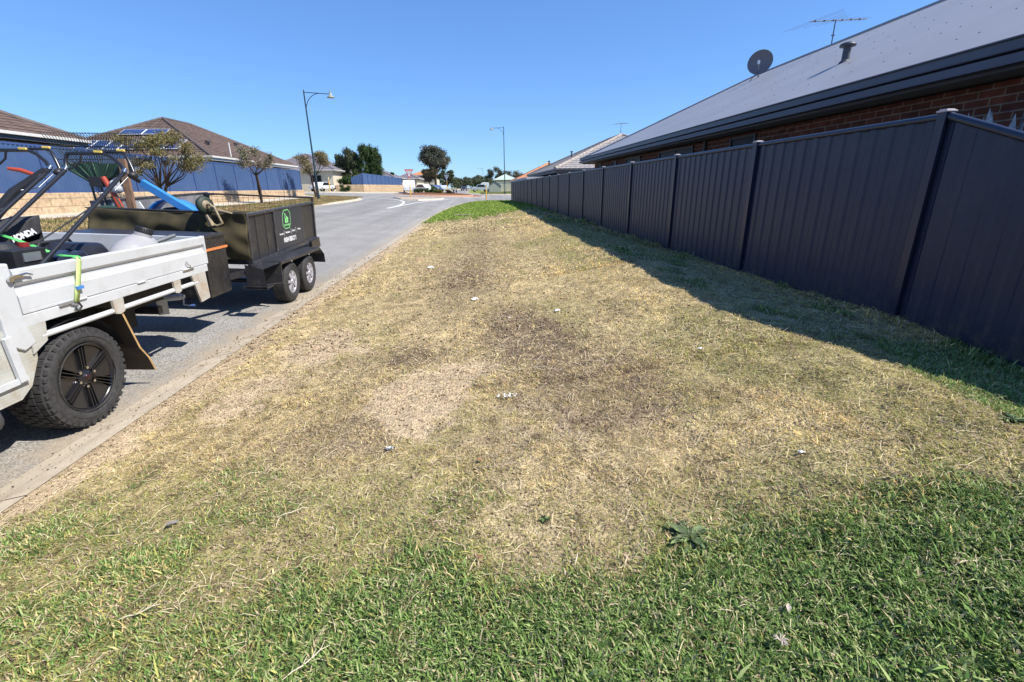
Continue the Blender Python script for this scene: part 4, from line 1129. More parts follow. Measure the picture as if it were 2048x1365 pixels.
mb.prism([(-3.2, z_), (-2.98, z_ + .24), (-2.8, z_ + .24), (-3.02, z_), (-2.8, z_ - .24), (-2.98, z_ - .24)], 73.48, 73.496, 'XZ'); mb.build("arrow", WHT, ch)
mb = MB(); mb.b2((-3.08, 73.54, .6), (-3.02, 73.6, 1.4)); mb.build("post", GALV, ch)
# ================================================================== TREES, SHRUBS, CARS FAR OFF
BARK = mat("dark_bark", (0.075, 0.055, 0.042), 0.9, var=.3, scale=12, spec=.1); BARKP = mat("pale_bark", (0.26, 0.21, 0.16), 0.9, var=.3, scale=8, spec=.1)
LEAFM = mat_attr("leaves", rough=0.6, transl=0.22, spec=0.25)
def leaf_cloud(cs, rs, n, size, cols, seed, elong=2.0, shell=.55, droop=0.0, up=0.0):
    """n leaf quads spread over ellipsoid clumps cs/rs; returns V,F,colours"""
    r = np.random.default_rng(seed); cs = np.array(cs, float); rs = np.array(rs, float)
    vol = rs.prod(1) ** .75; k = r.choice(len(cs), n, p=vol / vol.sum())
    d = r.normal(size=(n, 3)); d /= np.linalg.norm(d, axis=1)[:, None]
    rad = shell + (1 - shell) * r.random(n); rad *= r.random(n) ** .28
    P = cs[k] + d * rs[k] * rad[:, None]
    u = r.normal(size=(n, 3)); u[:, 2] += up - droop; u /= np.linalg.norm(u, axis=1)[:, None]
    w = np.cross(u, r.normal(size=(n, 3))); w /= np.linalg.norm(w, axis=1)[:, None]
    s = size * (.55 + .9 * r.random(n))[:, None]
    V = np.stack([P - u * s * .5, P + w * s / elong * .5, P + u * s * .5, P - w * s / elong * .5], 1).reshape(-1, 3)
    i = np.arange(n) * 4; F = np.stack([i, i + 1, i + 2, i + 3], 1)
    cols = np.array(cols); tone = r.random(len(cs))[k]; pick = np.clip((tone * .6 + r.random(n) * .55) * len(cols), 0, len(cols) - 1).astype(int)
    c = cols[pick] * (.65 + .7 * r.random(n))[:, None]
    return V, F, np.repeat(c, 4, axis=0)
def tree(name, label, loc, H, cz, crown, n, size, cols, seed, stems=1, group=None, trunk_r=.12, bark=None, clumps=16, cr=.33, elong=2.0, lean=(0, 0), shell=.3, droop=0.0, up=0.0, low=0.2):
    """loc base; crown (rx,ry,rz) ellipsoid centred at height cz above loc"""
    t = thing(name, label, "tree", loc, local=True, group=group)
    r = random.Random(seed); bark = bark or BARK; mb = MB(); tips = []
    cc = Vector((lean[0], lean[1], cz)); cs = []; rs = []
    for k in range(clumps):
        a = r.uniform(0, 2 * math.pi); ph = math.acos(r.uniform(-.75, .95)); q = r.uniform(.45, .88)
        p = cc + Vector((crown[0] * math.sin(ph) * math.cos(a), crown[1] * math.sin(ph) * math.sin(a), crown[2] * math.cos(ph))) * q
        s = cr * r.uniform(.65, 1.3); cs.append(tuple(p)); rs.append((crown[0] * s, crown[1] * s, crown[2] * s * .95))
    fork = cz - crown[2] * 1.0
    fork = max(fork, H * low)
    bases = [(r.uniform(-.12, .12) * (stems > 1), r.uniform(-.12, .12) * (stems > 1)) for _ in range(stems)]
    forks = []
    for bx, by in bases:
        fx, fy = bx * 3.0 + lean[0] * .4, by * 3.0 + lean[1] * .4
        mid = Vector(((bx + fx) / 2 + r.uniform(-.06, .06), (by + fy) / 2, fork * .5)); f = Vector((fx, fy, fork))
        mb.tube([(bx, by, -.15), mid, f], [trunk_r * 1.2, trunk_r, trunk_r * .8], 8); forks.append(f)
    for c in cs:
        c = Vector(c); f = min(forks, key=lambda q: (q - c).length)
        m = f.lerp(c, .5) + Vector((r.uniform(-.1, .1) * crown[0], r.uniform(-.1, .1) * crown[1], -.08 * crown[2]))
        mb.tube([f - Vector((0, 0, .05)), m, c], [trunk_r * .5, trunk_r * .26, trunk_r * .08], 6)
        for _ in range(2):
            e = c + Vector((r.uniform(-1, 1) * crown[0], r.uniform(-1, 1) * crown[1], r.uniform(-.6, 1) * crown[2])) * cr * .9
            mb.tube([m.lerp(c, .6), e], [trunk_r * .2, trunk_r * .05], 4)
    mb.build("trunk", bark, t)
    V, F, cl = leaf_cloud(cs, rs, n, size, cols, seed, elong, shell, droop, up)
    o = np_mesh("crown", V, F, LEAFM, cols=cl); o.parent = t
    return t
PINKG = [(.26, .20, .16), (.19, .17, .11), (.34, .28, .23), (.21, .20, .09), (.13, .12, .08)]
OLIV = [(.22, .19, .06), (.29, .23, .07), (.17, .17, .07), (.25, .20, .12)]
g_ = "small street trees on the left verge"
SB = lambda x, y: (x, y, Tz(x, y) + .08)
t1 = tree("street_tree", "broad sparse street tree with pinkish-olive leaves behind the trailer, nearest of the verge trees", SB(-14.45, 23.2), 3.2, 2.45, (1.95, 1.9, 1.3), 14000, .085, PINKG + OLIV, 5, 2, g_, .07, clumps=26, cr=.27, elong=2.4, shell=.15, lean=(.55, 0), low=.14)
t2 = tree("street_tree", "small round street tree with pink-grey leaves midway along the left verge", SB(-14.4, 33.6), 3.7, 2.95, (1.2, 1.2, 1.1), 6500, .10, PINKG, 9, 3, g_, .06, clumps=14, cr=.38, elong=2.4, shell=.15)
t3 = tree("street_tree", "small street tree with yellow-olive leaves beside the tall lamp", SB(-14.2, 44.5), 3.8, 3.1, (1.9, 1.7, 1.25), 8500, .11, PINKG[:3] + OLIV, 12, 3, g_, .06, clumps=16, cr=.36, elong=2.4, shell=.15)
# brushy top layer of olive on the nearest tree
DKG = [(.035, .07, .022), (.055, .10, .028), (.085, .13, .035), (.03, .05, .022)]
MDG = [(.075, .095, .045), (.10, .12, .055), (.055, .075, .04), (.14, .15, .08)]
GUM = [(.075, .085, .06), (.12, .125, .085), (.055, .062, .045), (.17, .165, .12)]
# conifers behind the far fence
for i, (x, y, h_, r_, cl_) in enumerate([(-20.9, 95, 8.2, 2.3, DKG), (-18.9, 95.5, 7.9, 1.9, DKG), (-23.2, 95.5, 7.4, 2.4, MDG), (-25.4, 96, 6.6, 2.1, MDG)]):
    lb = ["tall dark green conifer behind the far blue fence, right of the clump", "dark conifer at the right end of the clump over the far fence", "grey-green bushy conifer in the middle of the clump", "lower grey-green conifer at the left end of the clump"][i]
    t = thing("conifer_tree", lb, "tree", (x, y, 1.5), local=True, group="conifers behind the far fence"); m = MB(); m.cyl((0, 0, 0), (0, 0, h_ * .8), .16, 8, .05); m.build("trunk", BARK, t)
    cs = []; rs = []; r = random.Random(40 + i)
    for k in range(60):
        f = r.random(); z_ = .5 + f * (h_ - .9); rr = r_ * (1.0 - .45 * max(0, f - .35) / .65); a = r.uniform(0, 6.28); q = r.uniform(.25, .75)
        cs.append((rr * q * math.cos(a), rr * q * math.sin(a), z_)); rs.append((.75, .75, 1.05))
    V, F, c = leaf_cloud(cs, rs, 17000, .27, cl_, 60 + i, 2.6, .25, up=1.6); o = np_mesh("crown", V, F, LEAFM, cols=c); o.parent = t
def shrub(name, label, loc, rad, n, size, cols, seed, group=None, clumps=10, cat="shrub"):
    t = thing(name, label, cat, loc, local=True, group=group); r = random.Random(seed); cs = []; rs = []
    for k in range(clumps):
        a = r.uniform(0, 6.28); q = r.uniform(.1, .65); cs.append((rad[0] * q * math.cos(a), rad[1] * q * math.sin(a), rad[2] * r.uniform(.35, 1.3))); rs.append(tuple(v * r.uniform(.35, .55) for v in rad))
    V, F, c = leaf_cloud(cs, rs, n, size, cols, seed, 2.0, .2); o = np_mesh("foliage", V, F, LEAFM, cols=c); o.parent = t
    m = MB()
    for k in range(5): m.tube([(0, 0, -.2), (cs[k][0] * .6, cs[k][1] * .6, cs[k][2])], [.04, .015], 5)
    m.build("stem", BARK, t); return t
shrub("hedge_shrub", "dark green hedge at the left end of the low wall beyond the side street", (-21.6, 82.0, 1.4), (1.9, 1.2, 1.5), 5000, .2, DKG, 70, clumps=16)
shrub("hedge_shrub", "low dark shrub beside the yellow post at the driveway", (-19.7, 74.8, 1.35), (1.2, 1.0, .8), 2500, .16, DKG, 71)
shrub("yellow_shrub", "bright yellow-green shrub between the hedge and the far blue fence", (-19.6, 83.2, 2.5), (1.4, .9, 1.0), 3000, .22, [(.35, .36, .06), (.22, .28, .05), (.42, .42, .12)], 72)
# roundabout planting
g_ = "shrubs on the roundabout"
for i, (x, y, r3, cl_, lb) in enumerate([(-8.3, 71.5, (1.1, .8, .42), DKG, "low dark shrub at the left of the roundabout bed"), (-6.9, 72, (.9, .8, .45), DKG, "low dark shrub in the roundabout bed just left of the green bush"),
        (-5.9, 71, (.85, .8, .72), [(.07, .13, .02), (.13, .19, .04), (.045, .08, .02)], "tallest rounded green bush in the roundabout bed"), (-5.1, 70.6, (.7, .6, .45), [(.20, .18, .05), (.12, .14, .03)], "yellowish low bush right of the tallest roundabout bush"),
        (-3.9, 70.8, (.85, .6, .38), [(.06, .05, .03), (.04, .05, .02), (.12, .08, .05)], "low brown-green shrub at the right of the roundabout bed")]):
    shrub("low_shrub", lb, (x, y, Tz(x, y) + .3), r3, 1600, .12, cl_, 80 + i, g_)
# tall gum and companions down the street
tree("gum_tree", "tallest gum tree with a broad open grey-green crown beyond the roundabout", (-8.9, 112, .9), 10, 7.2, (3.9, 3.6, 3.1), 24000, .26, GUM, 31, 1, None, .28, BARK, clumps=44, cr=.33, shell=.2, elong=1.8)
tree("street_tree", "smaller dense olive tree in front of the tall gum beyond the roundabout", (-9.6, 104, .9), 5.2, 3.6, (2.0, 1.9, 1.5), 7500, .22, [(.085, .08, .04), (.12, .10, .05), (.06, .06, .03), (.15, .11, .08)], 32, 1, None, .12, clumps=16, cr=.38)
tree("street_tree", "dark tree right behind the grey back of the far give way sign", (-6.9, 122, .9), 5, 3.4, (2.2, 2.0, 2.0), 6500, .26, DKG + MDG, 33, 1, None, .15, clumps=16, cr=.38)
tree("street_tree", "small dark garden tree over the right end of the far blue fence", (-19.3, 116, 1.5), 3.4, 2.9, (1.1, 1, 1.3), 2500, .24, DKG, 34, 1, None, .1)
rr_ = random.Random(3)
fb = [(-9, 190, 7), (-5.5, 205, 6.2), (-1.5, 215, 5.6), (1.5, 230, 6.5), (4.5, 205, 6.8), (7.5, 190, 8.6), (10.5, 205, 7.4), (13.5, 190, 7.8), (17, 200, 6.6), (20, 215, 7.2), (-14, 200, 6.5), (24, 205, 7), (3, 175, 5.2), (12, 170, 6.0), (-4, 172, 4.6), (0.8, 180, 4.4)]
FBL = ["dark distant tree behind the two storey house at the left end of the tree belt", "distant tree behind the far give way sign", "low distant tree over the far end of the street", "distant grey-green tree just right of the street's end",
       "distant tree left of the faint far street lamp", "dark broad distant tree at the faint far street lamp", "distant tree between the far street lamp and the green roof", "distant tree peeping over the left of the green roof", "distant tree over the middle of the green roof", "distant tree over the right end of the green roof",
       "distant tree behind the orange-tiled two storey roof", "distant tree behind the orange roof across the cross street", "small nearer tree in the belt above the pale ute", "nearer tree in the belt just left of the garden shed", "small nearer tree left of the street's end", "smallest tree of the belt, in the gap where the street ends"]
for i, (x, y, h_) in enumerate(fb):
    w = rr_.uniform(3.2, 4.6)
    tree("background_tree", FBL[i], (x, y, .6), h_, h_ * .58, (w, w, h_ * .42), 5000, .38, GUM if i % 2 else MDG, 100 + i, 1, "belt of trees at the end of the street", .16, clumps=12, cr=.42, shell=.2)
# ------------------------------------------------------------------ vehicles far off
TYRE = mat("tyre_rubber", (0.042, 0.041, 0.041), 0.75, var=.25, scale=30, bump=.2, bscale=120, spec=.3)
CARG = mat("car_glass", (0.02, 0.025, 0.03), 0.06, spec=.8)
LMP = mat("headlamp", (.6, .6, .62), .15); TLM = mat("tail_lamp", (.35, .01, .01), .2)
def car(label, loc, rz, body, L=4.5, Wd=1.8, Hh=1.45, style='sedan', group="cars parked down the street", cat="car", name="parked_car"):
    t = thing(name, label, cat, loc, (0, 0, rz), group=group, local=True); hl = L / 2
    if style == 'sedan': P = [(-hl, .45), (-hl, .85), (-hl + .9, .95), (-hl + 1.5, Hh), (hl - 1.7, Hh), (hl - .75, .98), (hl, .92), (hl, .45)]; G = [(-hl + 1.0, .96), (-hl + 1.55, Hh - .06), (hl - 1.75, Hh - .06), (hl - .9, .98)]
    elif style == 'van': P = [(-hl, .4), (-hl, 1.0), (-hl + .8, 1.25), (-hl + 1.5, Hh), (hl - .05, Hh), (hl, 1.2), (hl, .4)]; G = [(-hl + .9, 1.25), (-hl + 1.5, Hh - .15), (-hl + 2.6, Hh - .15), (-hl + 2.6, 1.2)]
    else: P = [(-hl, .5), (-hl, .98), (-hl + 1.2, 1.1), (-hl + 1.75, Hh), (-hl + 3.3, Hh), (-hl + 3.55, 1.05), (hl, 1.05), (hl, .5)]; G = [(-hl + 1.3, 1.1), (-hl + 1.8, Hh - .06), (-hl + 3.2, Hh - .06), (-hl + 3.4, 1.1)]
    m = MB(); m.prism(P, -Wd / 2, Wd / 2, 'XZ'); b = m.build("body", body, t, bevel=.05)
    for s in (-1, 1):
        m = MB(); m.prism(G, s * Wd / 2 - .0, s * (Wd / 2 + .006), 'XZ'); m.build("side_window", CARG, t)
    m = MB(); a, q = (G[0], G[1]); m.add([(a[0] - .02, -Wd / 2 + .12, a[1] + .03), (a[0] - .02, Wd / 2 - .12, a[1] + .03), (q[0] - .03, Wd / 2 - .2, q[1]), (q[0] - .03, -Wd / 2 + .2, q[1])], [(0, 1, 2, 3)]); m.build("windscreen", CARG, t)
    for s in (-1, 1):
        m = MB(); m.box((-hl - .005, s * (Wd / 2 - .25), .78), (.03, .3, .14)); m.build("headlight", LMP, t)
        m = MB(); m.box((hl + .005, s * (Wd / 2 - .15), .8), (.03, .18, .2)); m.build("tail_light", TLM, t)
        for x in (-hl + .85, hl - .85):
            m = MB(); m.lathe([(.0, .02), (.2, .02), (.2, 0)], (x, s * Wd / 2, .33), (0, s, 0), 14); w = m.build("wheel", GALV, t)
            m = MB(); m.lathe([(.2, -.0), (.21, .03), (.31, .03), (.33, 0), (.33, -.18), (.2, -.2)], (x, s * Wd / 2, .33), (0, s, 0), 16); m.build("tyre", TYRE, w)
    return t
def paint(n, c): return mat("car_paint_" + n, c, .25, var=.03, spec=.6, coat=.6)
WHP = paint("white", (.75, .76, .78)); SLV = paint("silver", (.42, .45, .5)); BLU = paint("blue", (.08, .13, .26)); DKP = paint("dark", (.03, .035, .045))
HP = math.pi / 2
Z_ = lambda x, y: Tz(x, y) + .1
car("white van with a raised roof facing the roundabout, behind the give way sign", (-11.6, 86.5, Z_(-11.6, 86)), HP + .15, WHP, 4.9, 1.95, 2.1, 'van', cat="van", name="parked_van")
car("white car parked right of the white van", (-10.2, 97, Z_(-10, 97)), HP + .9, WHP, 4.4, 1.8, 1.5)
car("blue car parked beyond the white ones, half hidden by the roundabout bush", (-9.2, 108, Z_(-9, 108)), HP + .8, BLU)
car("silver car parked right of the blue car beyond the roundabout bush", (-7.9, 118, Z_(-8, 118)), HP + .5, SLV)
car("dark car in the distance on the street beyond the roundabout", (-3.4, 150, Z_(-3, 150)), HP, DKP)
car("pale blue-white ute parked across the lawn left of the garden shed", (1.6, 118, .75), .05, SLV, 5.2, 1.85, 1.7, 'ute', cat="ute", name="parked_ute")
car("white car on the driveway beside the corner house, behind the olive verge tree", (-25.6, 83.5, 1.5), HP - .3, WHP, 4.6, 1.85, 1.5)
cv = thing("caravan", "white camper trailer behind the pale ute on the far lawn", "caravan", (2.4, 124, .7)); mb = MB()
mb.prism([(1.3, 1.0), (1.1, 1.9), (1.5, 2.7), (2.1, 3.0), (3.5, 2.9), (3.7, 1.9), (3.6, 1.0)], 123, 125, 'XZ'); mb.build("body", WHP, cv, bevel=.06)
mb = MB(); mb.b2((2.0, 122.99, 1.7), (3.0, 122.995, 2.2)); mb.build("window", CARG, cv)
for yy in (122.95, 125.05):
    mb = MB(); mb.lathe([(0, .02), (.32, .02), (.33, -.15)], (2.5, yy, 1.0), (0, -1 if yy < 124 else 1, 0), 14); mb.build("wheel", TYRE, cv)
# ================================================================== THE UTE, THE TRAILER AND WHAT THEY CARRY
TH = 0.055
PIV = Vector((-3.0, 5.0, 0.0))
RT = Matrix.Rotation(TH, 3, 'Y')
def tilted(name, label, cat, p, group=None):
    """a thing standing on the cross-sloping road: authored level, its Empty carries the lean"""
    q = PIV + RT @ (Vector(p) - PIV)
    t = thing(name, label, cat, tuple(q), (0, TH, 0), group=group); OFF[t.name] = tuple(p); return t

WPT = mat("white_tray_paint", (0.53, 0.55, 0.565), 0.38, var=.04, scale=2, spec=.5, dirt=(.34, .32, .28), dscale=5, damt=.45)
WIN = mat("white_pressing", (0.44, 0.46, 0.47), 0.45, var=.05)
def checker(name, col, dirt, metal=0.0, rough=.45):
    m = mat(name, col, rough, metal, var=.06, dirt=dirt, dscale=6, damt=.6)
    t = m.node_tree; N = t.nodes; L = t.links; b = N["Principled BSDF"]
    geo = N.new("ShaderNodeNewGeometry"); mp = N.new("ShaderNodeMapping"); mp.inputs["Rotation"].default_value = (math.radians(45), 0, 0)
    L.new(geo.outputs["Position"], mp.inputs[0]); v = N.new("ShaderNodeTexChecker"); v.inputs["Scale"].default_value = 55; L.new(mp.outputs[0], v.inputs["Vector"])
    w = N.new("ShaderNodeTexWave"); w.inputs["Scale"].default_value = 30; L.new(mp.outputs[0], w.inputs["Vector"])
    mu = N.new("ShaderNodeMath"); mu.operation = 'MULTIPLY'; L.new(v.outputs["Fac"], mu.inputs[0]); L.new(w.outputs["Fac"], mu.inputs[1])
    bp = N.new("ShaderNodeBump"); bp.inputs["Strength"].default_value = .8; bp.inputs["Distance"].default_value = .006; L.new(mu.outputs[0], bp.inputs["Height"]); L.new(bp.outputs[0], b.inputs["Normal"]); return m
CHKW = checker("white_checker_plate", (.45, .45, .41), (.36, .27, .14))
CHKR = checker("rusty_checker_plate", (.46, .44, .39), (.38, .19, .06))
CHKB = mat("black_checker_plate", (.016, .016, .019), .3, var=.3, scale=12, bump=.7, bscale=38, dirt=(.06, .06, .065), dscale=14, damt=.45)
BLKM = mat("black_steel", (0.022, 0.022, 0.027), 0.38, var=.25, scale=6, spec=.5, dirt=(.085, .08, .075), dscale=6, damt=.65, bump=.15, bscale=25)
BLKP = mat("black_plastic", (0.018, 0.018, 0.02), 0.5, var=.15, scale=20)
FRAMEM = mat("scuffed_highlit_frame", (.036, .036, .042), .35, var=.3, scale=9, dirt=(.13, .12, .11), dscale=16, damt=.6)  # scuffed black, with a lighter base that paints in edge highlights
GLOB = mat("gloss_black_alloy", (0.012, 0.012, 0.014), 0.3, var=.05, spec=.5, coat=.15)
SLVW = mat("silver_wheel", (0.42, 0.42, 0.46), 0.35, metal=.25, var=.1)
CHRO = mat("chrome", (0.6, 0.6, 0.62), 0.15, metal=1.0, var=.02)
UND = mat("underbody", (0.02, 0.019, 0.018), .8, var=.3, scale=10)
FLAP = mat("mud_flap", (0.045, 0.034, 0.024), .8, var=.3, scale=8, dirt=(.10, .07, .04), dscale=4, damt=.6)
FLPE = mat("sunlit_flap_edge", (0.42, 0.27, 0.11), .8, var=.2, scale=12)  # sunlight on the flap's edge painted as a brighter tan
TAPE = mat("white_tape", (.6, .6, .62), .6)

def wheel(parent, c, R, w, rim, out, style, treadn=54):
    """part 'wheel' = rim and spokes; sub-part 'tyre' with tread blocks. out = outward direction sign on X"""
    x, y, z = c; ax = (out, 0, 0); mb = MB()
    O = lambda r, a, h: (x + out * h, y + r * math.cos(a), z + r * math.sin(a))
    if style == 'black':
        mb.lathe([(rim * 1.02, -.012), (rim, -.004), (rim * .96, -.006), (rim * .93, -.03), (rim * .9, -.10)], c, ax, 48)
        mb.cur = 1; mb.lathe([(rim * .93, -.075), (.0, -.075)], c, ax, 40); mb.cur = 0
        for k in range(6):
            a0 = math.radians(90 + 60 * k - 30) ; 
            # broad flat petal
            aa = [a0 - .33, a0 - .16, a0, a0 + .16, a0 + .33]
            V = [O(.055, a0 - .5, -.030), O(.055, a0 + .5, -.030)] + [O(rim * .93, q, -.016) for q in reversed(aa)]
            mb.add(V, [tuple(range(len(V)))], False)
            V2 = [O(.055, a0 - .5, -.075), O(.055, a0 + .5, -.075)] + [O(rim * .93, q, -.075) for q in reversed(aa)]
            n_ = len(V); mb.add(V + V2, [(i, (i + 1) % n_, n_ + (i + 1) % n_, n_ + i) for i in range(n_)], False)
            a1 = a0 + math.radians(30)
            for j in (-1, 0, 1):
                p = Vector(O(.065, a1 + j * .30, -.026)); q = Vector(O(rim * .93, a1 + j * .115, -.012)); mb.beam(p, q, .006, .035, up=(1, 0, 0))
        mb.lathe([(.068, -.04), (.066, -.022), (.052, -.012), (.036, -.012), (.034, -.004), (0, -.003)], c, ax, 28)
        wo = mb.build("wheel", [GLOB, UND], parent)
        nb = MB()
        for k in range(6):
            a = math.radians(60 * k + 15); nb.cyl(O(.072, a, -.03), O(.072, a, -.004), .012, 6)
        nb.build("wheel_nuts", CHRO, wo)
        cb = MB(); cb.lathe([(.027, -.003), (.027, .001), (0, .0015)], c, ax, 20); cb.build("hub_cap", mat("hub_dark", (.03, .008, .008), .3), wo)
    else:
        mb.lathe([(rim * 1.03, -.012), (rim, .0), (rim * .93, -.004), (rim * .9, -.03)], c, ax, 40)
        mb.cur = 1; mb.lathe([(rim * .95, -.035), (0, -.035)], c, ax, 32); mb.cur = 0
        for k in range(7):
            a = 2 * math.pi * k / 7 + .3; V = []
            for r_, dw, hh in ((.03, .019, .004), (rim * .5, .017, .0), (rim * .95, .028, -.004)):
                for s in (-1, 1): V.append(O(r_, a + s * dw / max(r_, .03) * (1 if r_ > .04 else .9), hh))
            W_ = [(p[0] - out * .03, p[1], p[2]) for p in V]
            mb.add(V + W_, [(0, 1, 3, 2), (2, 3, 5, 4), (0, 2, 8, 6), (2, 4, 10, 8), (1, 7, 9, 3), (3, 9, 11, 5)], False)
        mb.lathe([(.05, -.03), (.05, .006), (.035, .012), (0, .013)], c, ax, 24)
        wo = mb.build("wheel", [SLVW, UND], parent)
        nb = MB()
        for k in range(5):
            a = 2 * math.pi * k / 5 + .5; nb.cyl(O(.036, a, 0), O(.036, a, .017), .007, 6)
        nb.build("wheel_nuts", BLKP, wo)
    t = MB(); sw = .022 if style == 'black' else .018
    t.lathe([(rim * 1.0, -.02), (rim * 1.04, .004), (rim * 1.12, .008), (R * .84, sw * .6), (R * .9, .004), (R * .955, -.008), (R * .975, -.022), (R * .978, -w * .5), (R * .975, -w + .02), (R * .92, -w - .006), (R * .8, -w - .012), (rim, -w + .01)], c, ax, 64)
    # raised ring on the sidewall
    for rr in (.80, .66 if style == 'black' else .72):
        t.lathe([(R * rr, .009), (R * (rr + .008), .016), (R * (rr + .016), .009)], c, ax, 64)
    rows = 5 if style == 'black' else 4
    for k in range(treadn):
        for j in range(rows):
            a = 2 * math.pi * (k + (.5 if j % 2 else 0)) / treadn; h_ = -.012 - (w - .024) * (j + .5) / rows
            bw = (w - .03) / rows * .86; bl = 2 * math.pi * R / treadn * .74
            rad = Vector((0, math.cos(a), math.sin(a))); tan = Vector((0, -math.sin(a), math.cos(a)))
            Rm = Matrix((Vector((1, 0, 0)), tan, rad)).transposed()
            dr = .976 if 0 < j < rows - 1 else .966
            t.box((x + out * h_, y + R * dr * math.cos(a), z + R * dr * math.sin(a)), (bw, bl, R * .045), R=Rm)
            if j == 0 and style == 'black':      # shoulder lugs wrapping on to the sidewall
                t.box((x + out * (.0005), y + R * .925 * math.cos(a), z + R * .925 * math.sin(a)), (.012, bl * (.8 if k % 2 else .55), R * .075), R=Rm)
    t.build("tyre", TYRE, wo)
    return wo

# ------------------------------------------------------------------ ute
ute = tilted("tray_ute", "white tray-back ute with black alloy wheels parked at the kerb, towing the black trailer", "ute", (-3.0, 3.45, 0))
XR, XL, YF, YB = -3.0, -4.84, 3.10, 5.24
wheel(ute, (-3.0, 3.45, .385), .385, .27, .256, 1, 'black', 40)
wheel(ute, (-4.80, 3.45, .385), .385, .27, .256, -1, 'black', 40)
wheel(ute, (-3.0, .25, .385), .385, .27, .256, 1, 'black', 40)
wheel(ute, (-4.80, .25, .385), .385, .27, .256, -1, 'black', 40)
def side_panel(x, out, name, y0=YF, y1=YB, zb=.967, zt=1.255):
    pr = [(0, zb), (.004, zb), (.004, zb + .02), (.002, zb + .023), (.004, zb + .026), (.004, zb + .118), (-.016, zb + .158), (-.018, zb + .182), (.008, zb + .205), (.010, zt - .010), (.004, zt), (-.028, zt), (-.03, zt - .02), (-.03, zb)]
    mb = MB(); n = len(pr)
    V = [(x + out * a, y0, b) for a, b in pr] + [(x + out * a, y1, b) for a, b in pr]
    mb.add(V, [(i, (i + 1) % n, n + (i + 1) % n, n + i) for i in range(n)], False)
    mb.add([V[i] for i in range(n)], [tuple(range(n))], False); mb.add([V[n + i] for i in range(n)], [tuple(range(n))[::-1]], False)
    o = mb.build(name, WPT, ute, bevel=.003); return o
sp_ = side_panel(XR, 1, "drop_side"); sp2 = side_panel(XL, -1, "drop_side")
e_ = MB(); e_.b2((XR - .03, YB - .002, .965), (XR + .012, YB + .02, 1.258)); e_.build("end_cap", WPT, sp_, bevel=.004)
m = MB(); m.b2((XL, YB - .03, .967), (XR - .035, YB, 1.25)); 
tg = m.build("tailgate", WPT, ute, bevel=.006)
m = MB(); m.b2((XL + .03, YF - .08, .90), (XR - .03, YB, .955)); m.build("tray_floor", mat("worn_tray_floor", (.22, .22, .21), .6, var=.2, scale=4, dirt=(.1, .09, .08), dscale=5), ute)
